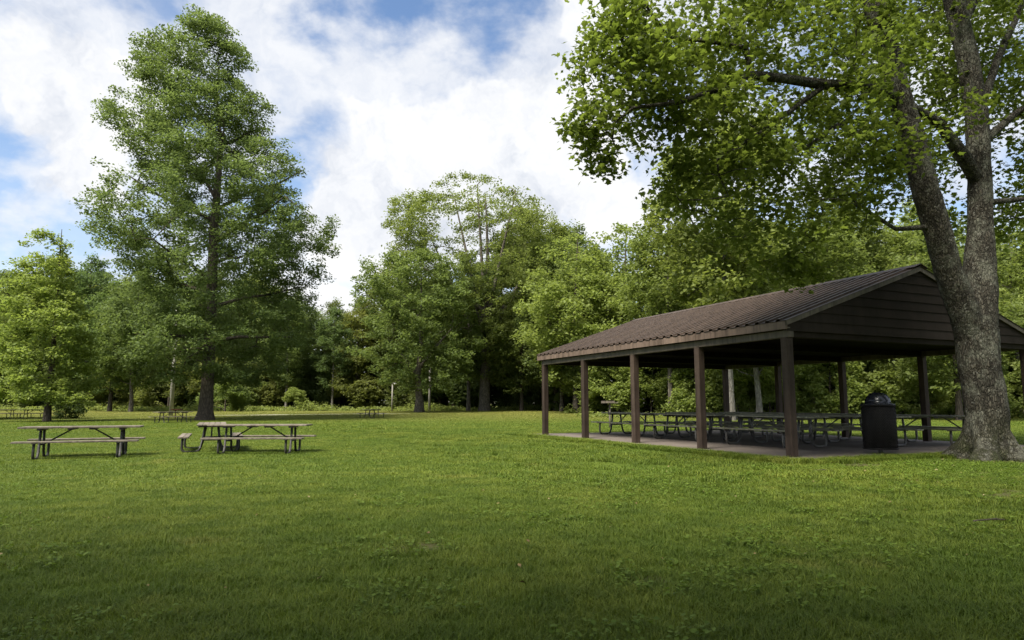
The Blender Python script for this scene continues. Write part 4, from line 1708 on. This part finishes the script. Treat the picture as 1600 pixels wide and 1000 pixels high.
def weed_tile(size, n, seed):
    """low broad-leaved weeds: rosettes of small rounded leaves"""
    g = np.random.default_rng(seed)
    cs, ns, ss = [], [], []
    for i in range(n):
        x, y = g.uniform(-size / 2, size / 2, 2)
        m = int(g.integers(5, 11))
        r = g.uniform(0.02, 0.07)
        a = g.uniform(0, 2 * PI, m)
        q_ = np.stack([x + r * np.cos(a) * g.uniform(0.4, 1, m), y + r * np.sin(a) * g.uniform(0.4, 1, m), g.uniform(0.03, 0.075, m)], 1)
        nn = g.normal(size=(m, 3)) * 0.35; nn[:, 2] = 1
        cs.append(q_); ns.append(nn / np.linalg.norm(nn, axis=1, keepdims=True)); ss.append(g.uniform(0.018, 0.042, m))
    c, nn, s = np.concatenate(cs), np.concatenate(ns), np.concatenate(ss)
    v, f = leaf_quads(c, nn, s, g, 0.8, 0.12)
    tone = np.repeat(np.clip(g.normal(0.55, 0.22, len(c)), 0, 1), 2)
    return np_mesh('weed_tile', v, f, M_WEED, tone)


def in_slab(x, y, mg=0.0):
    s = (x - P5[0]) * NV[0] + (y - P5[1]) * NV[1]
    t = (x - P5[0]) * DV[0] + (y - P5[1]) * DV[1]
    return (s > -0.45 - mg) & (s < SH_W + 0.6 + mg) & (t > -0.62 - mg) & (t < SH_L + 0.75 + mg)


def scatter(name, meshes, pts, scale, label, seed):
    """one object of countless blades: tiles set on points by geometry nodes"""
    g = np.random.default_rng(seed)
    n = len(pts)
    me = bpy.data.meshes.new(name)
    me.vertices.add(n)
    z = ground_z(pts[:, 0], pts[:, 1])
    me.vertices.foreach_set('co', np.stack([pts[:, 0], pts[:, 1], z], 1).astype(np.float32).ravel())
    a = me.attributes.new('turn', 'FLOAT_VECTOR', 'POINT')
    rot = np.zeros((n, 3), np.float32); rot[:, 2] = g.uniform(0, 2 * PI, n)
    a.data.foreach_set('vector', rot.ravel())
    a = me.attributes.new('size', 'FLOAT', 'POINT')
    a.data.foreach_set('value', (scale * g.uniform(0.85, 1.15, n)).astype(np.float32))
    a = me.attributes.new('pick', 'INT', 'POINT')
    a.data.foreach_set('value', g.integers(0, len(meshes), n).astype(np.int32))
    me.update()
    o_ = link(bpy.data.objects.new(name, me))
    c = bpy.data.collections.new(name + '_tiles')
    for i, mm in enumerate(meshes):
        c.objects.link(bpy.data.objects.new('%s_tile_%02d' % (name, i), mm))
    ng = bpy.data.node_groups.new(name + '_scatter', 'GeometryNodeTree')
    ng.interface.new_socket('Geometry', in_out='INPUT', socket_type='NodeSocketGeometry')
    ng.interface.new_socket('Geometry', in_out='OUTPUT', socket_type='NodeSocketGeometry')
    N = ng.nodes
    gi = N.new('NodeGroupInput'); go = N.new('NodeGroupOutput')
    ci = N.new('GeometryNodeCollectionInfo')
    ci.inputs['Collection'].default_value = c
    ci.inputs['Separate Children'].default_value = True
    ci.inputs['Reset Children'].default_value = True
    ip = N.new('GeometryNodeInstanceOnPoints')
    ip.inputs['Pick Instance'].default_value = True

    def attr(nm, ty):
        q_ = N.new('GeometryNodeInputNamedAttribute')
        q_.data_type = ty
        q_.inputs[0].default_value = nm
        return [s for s in q_.outputs if s.enabled][0]
    lk = ng.links.new
    lk(gi.outputs[0], ip.inputs['Points'])
    lk(ci.outputs[0], ip.inputs['Instance'])
    lk(attr('pick', 'INT'), ip.inputs['Instance Index'])
    e2r = N.new('FunctionNodeEulerToRotation')
    lk(attr('turn', 'FLOAT_VECTOR'), e2r.inputs[0])
    lk(e2r.outputs[0], ip.inputs['Rotation'])
    lk(attr('size', 'FLOAT'), ip.inputs['Scale'])
    lk(ip.outputs[0], go.inputs[0])
    md = o_.modifiers.new('scatter', 'NODES')
    md.node_group = ng
    tag(o_, label, 'grass', kind='stuff')
    return o_


def field(y0, y1, step, mg, seed):
    g = np.random.default_rng(seed)
    out = []
    y = y0
    while y < y1:
        half = y * 0.80 + mg
        xs = np.arange(-half, half, step)
        out.append(np.stack([xs + g.uniform(-0.3, 0.3, len(xs)) * step, np.full(len(xs), y) + g.uniform(-0.3, 0.3, len(xs)) * step], 1))
        y += step
    return np.concatenate(out)


BARE = ((5.9, 12.35, 0.55), (6.3, 12.3, 0.5), (9.4, 13.75, 1.15), (8.7, 13.1, 0.45), (5.9, 8.6, 0.35), (6.4, 8.9, 0.3), (8.7, 9.7, 0.45), (9.3, 9.6, 0.35), (9.6, 6.9, 0.4),
        (7.6, 11.0, 0.4), (4.6, 11.9, 0.3), (-0.9, 6.4, 0.22), (1.0, 5.3, 0.2), (-3.4, 8.1, 0.25))


def is_bare(p_):
    b = np.zeros(len(p_), bool)
    for cx, cyy, r in BARE:
        b |= np.hypot(p_[:, 0] - cx, p_[:, 1] - cyy) < r
    return b


def build_grass():
    tiles = [blade_tile(0.62, 1900, 0.040, 0.0042, 50 + i) for i in range(5)]
    p_ = field(2.6, 12.0, 0.42, 1.5, 1)
    p_ = p_[~in_slab(p_[:, 0], p_[:, 1], 0.30)]
    p_ = p_[~is_bare(p_)]
    scatter('lawn_grass', tiles, p_, 1.0, 'short mown grass blades covering the near lawn', 2)
    tiles = [blade_tile(1.4, 3000, 0.046, 0.0085, 70 + i) for i in range(5)]
    p_ = field(11.0, 34.0, 0.95, 2.5, 3)
    p_ = p_[~in_slab(p_[:, 0], p_[:, 1], 0.62)]
    p_ = p_[~is_bare(p_)]
    scatter('lawn_grass', tiles, p_, 1.0, 'mown grass blades over the middle of the lawn', 4)
    tiles = [blade_tile(3.4, 3000, 0.06, 0.022, 110 + i) for i in range(4)]
    p_ = field(32.0, 86.0, 2.1, 4.0, 8)
    pc = np.interp(p_[:, 0], [-31, -27, -22, -19, -16, -11, -9], [66.8, 67.2, 68.8, 69.8, 71.0, 71.5, 72])
    p_ = p_[(np.abs(p_[:, 1] - pc) > 1.7) | (p_[:, 0] > -10) | (p_[:, 0] < -30.5)]
    scatter('lawn_grass', tiles, p_, 1.0, 'sunlit grass over the far lawn', 12)
    # fringe along the slab edge
    g = np.random.default_rng(9)
    tiles = [blade_tile(0.24, 260, 0.085, 0.006, 90 + i) for i in range(3)]
    e = []
    for t in np.arange(-0.9, SH_L + 1.0, 0.16):
        for s in (-0.60, -0.78, -1.0):
            q_ = sh(s + g.normal(0, 0.02), t + g.normal(0, 0.05)); e.append(q_[:2])
    for s in np.arange(-0.6, SH_W + 1.0, 0.16):
        for t in (-0.77, -0.95, -1.2):
            q_ = sh(s, t + g.normal(0, 0.02)); e.append(q_[:2])
    scatter('edge_grass', tiles, np.array(e), 1.0, 'longer grass fringe along the edge of the concrete slab', 5)
    wt = [weed_tile(0.9, 42, 100 + i) for i in range(4)]
    p_ = field(3.0, 13.0, 1.0, 1.0, 6)
    keep = np.random.default_rng(3).random(len(p_)) < (0.25 + 0.55 * sstep(-2, 5, p_[:, 0]))
    p_ = p_[keep]
    p_ = p_[~in_slab(p_[:, 0], p_[:, 1], 0.55)]
    scatter('lawn_weeds', wt, p_, 1.0, 'low broad-leaved weeds scattered through the near lawn', 7)


build_grass()


def build_litter():
    """dry leaves fallen on the lawn below the maple, and a few twigs"""
    g = np.random.default_rng(77)
    n = 420
    x = np.concatenate([g.normal(8.0, 3.0, n // 2), g.uniform(-6, 11, n // 2)])
    y = np.concatenate([g.normal(11.0, 2.2, n // 2), g.uniform(4.5, 15, n // 2)])
    ok = ~in_slab(x, y, 0.1)
    x, y = x[ok], y[ok]
    n = len(x)
    c = np.stack([x, y, ground_z(x, y) + g.uniform(0.02, 0.04, n)], 1)
    nn = g.normal(size=(n, 3)) * 0.35; nn[:, 2] = 1
    nn /= np.linalg.norm(nn, axis=1, keepdims=True)
    v, f = leaf_quads(c, nn, g.uniform(0.02, 0.055, n), g, 0.8, 0.3)
    m, t, out = new_mat('dry_leaf')
    at = t.n('ShaderNodeAttribute', attribute_name='tone')
    principled(t, out, t.ramp(at.outputs['Fac'], [(0.0, (0.10, 0.06, 0.03)), (0.6, (0.24, 0.17, 0.08)), (1.0, (0.30, 0.24, 0.13))]), 0.8, 0.2)
    o_ = link(bpy.data.objects.new('leaf_litter', np_mesh('leaf_litter', v, f, m, np.repeat(g.random(n), 2))))
    tag(o_, 'dry fallen leaves scattered over the near lawn', 'leaf litter', kind='stuff')
    for u, vv, ln, rz, lb in ((1560, 808, 0.55, 0.1, 'thin fallen twig lying in the grass at the right edge'),
                              (1290, 742, 0.35, -0.3, 'short fallen twig on the worn patch in front of the slab')):
        q_ = at_z(u, vv, 0.15)
        z = gz(q_[0], q_[1])
        tw = MB()
        tw.tube([(-ln / 2, 0, 0.03), (-ln * 0.1, 0.02, 0.042), (ln / 2, -0.02, 0.03)], [0.009, 0.007, 0.003], 6)
        tw.tube([(-ln * 0.1, 0.02, 0.042), (ln * 0.2, 0.11, 0.04)], [0.005, 0.002], 5)
        o_ = tw.build('fallen_twig', M_BARK_D)
        o_.location = (q_[0], q_[1], z)
        o_.rotation_euler = (0, 0, rz)
        tag(o_, lb, 'twig')


build_litter()
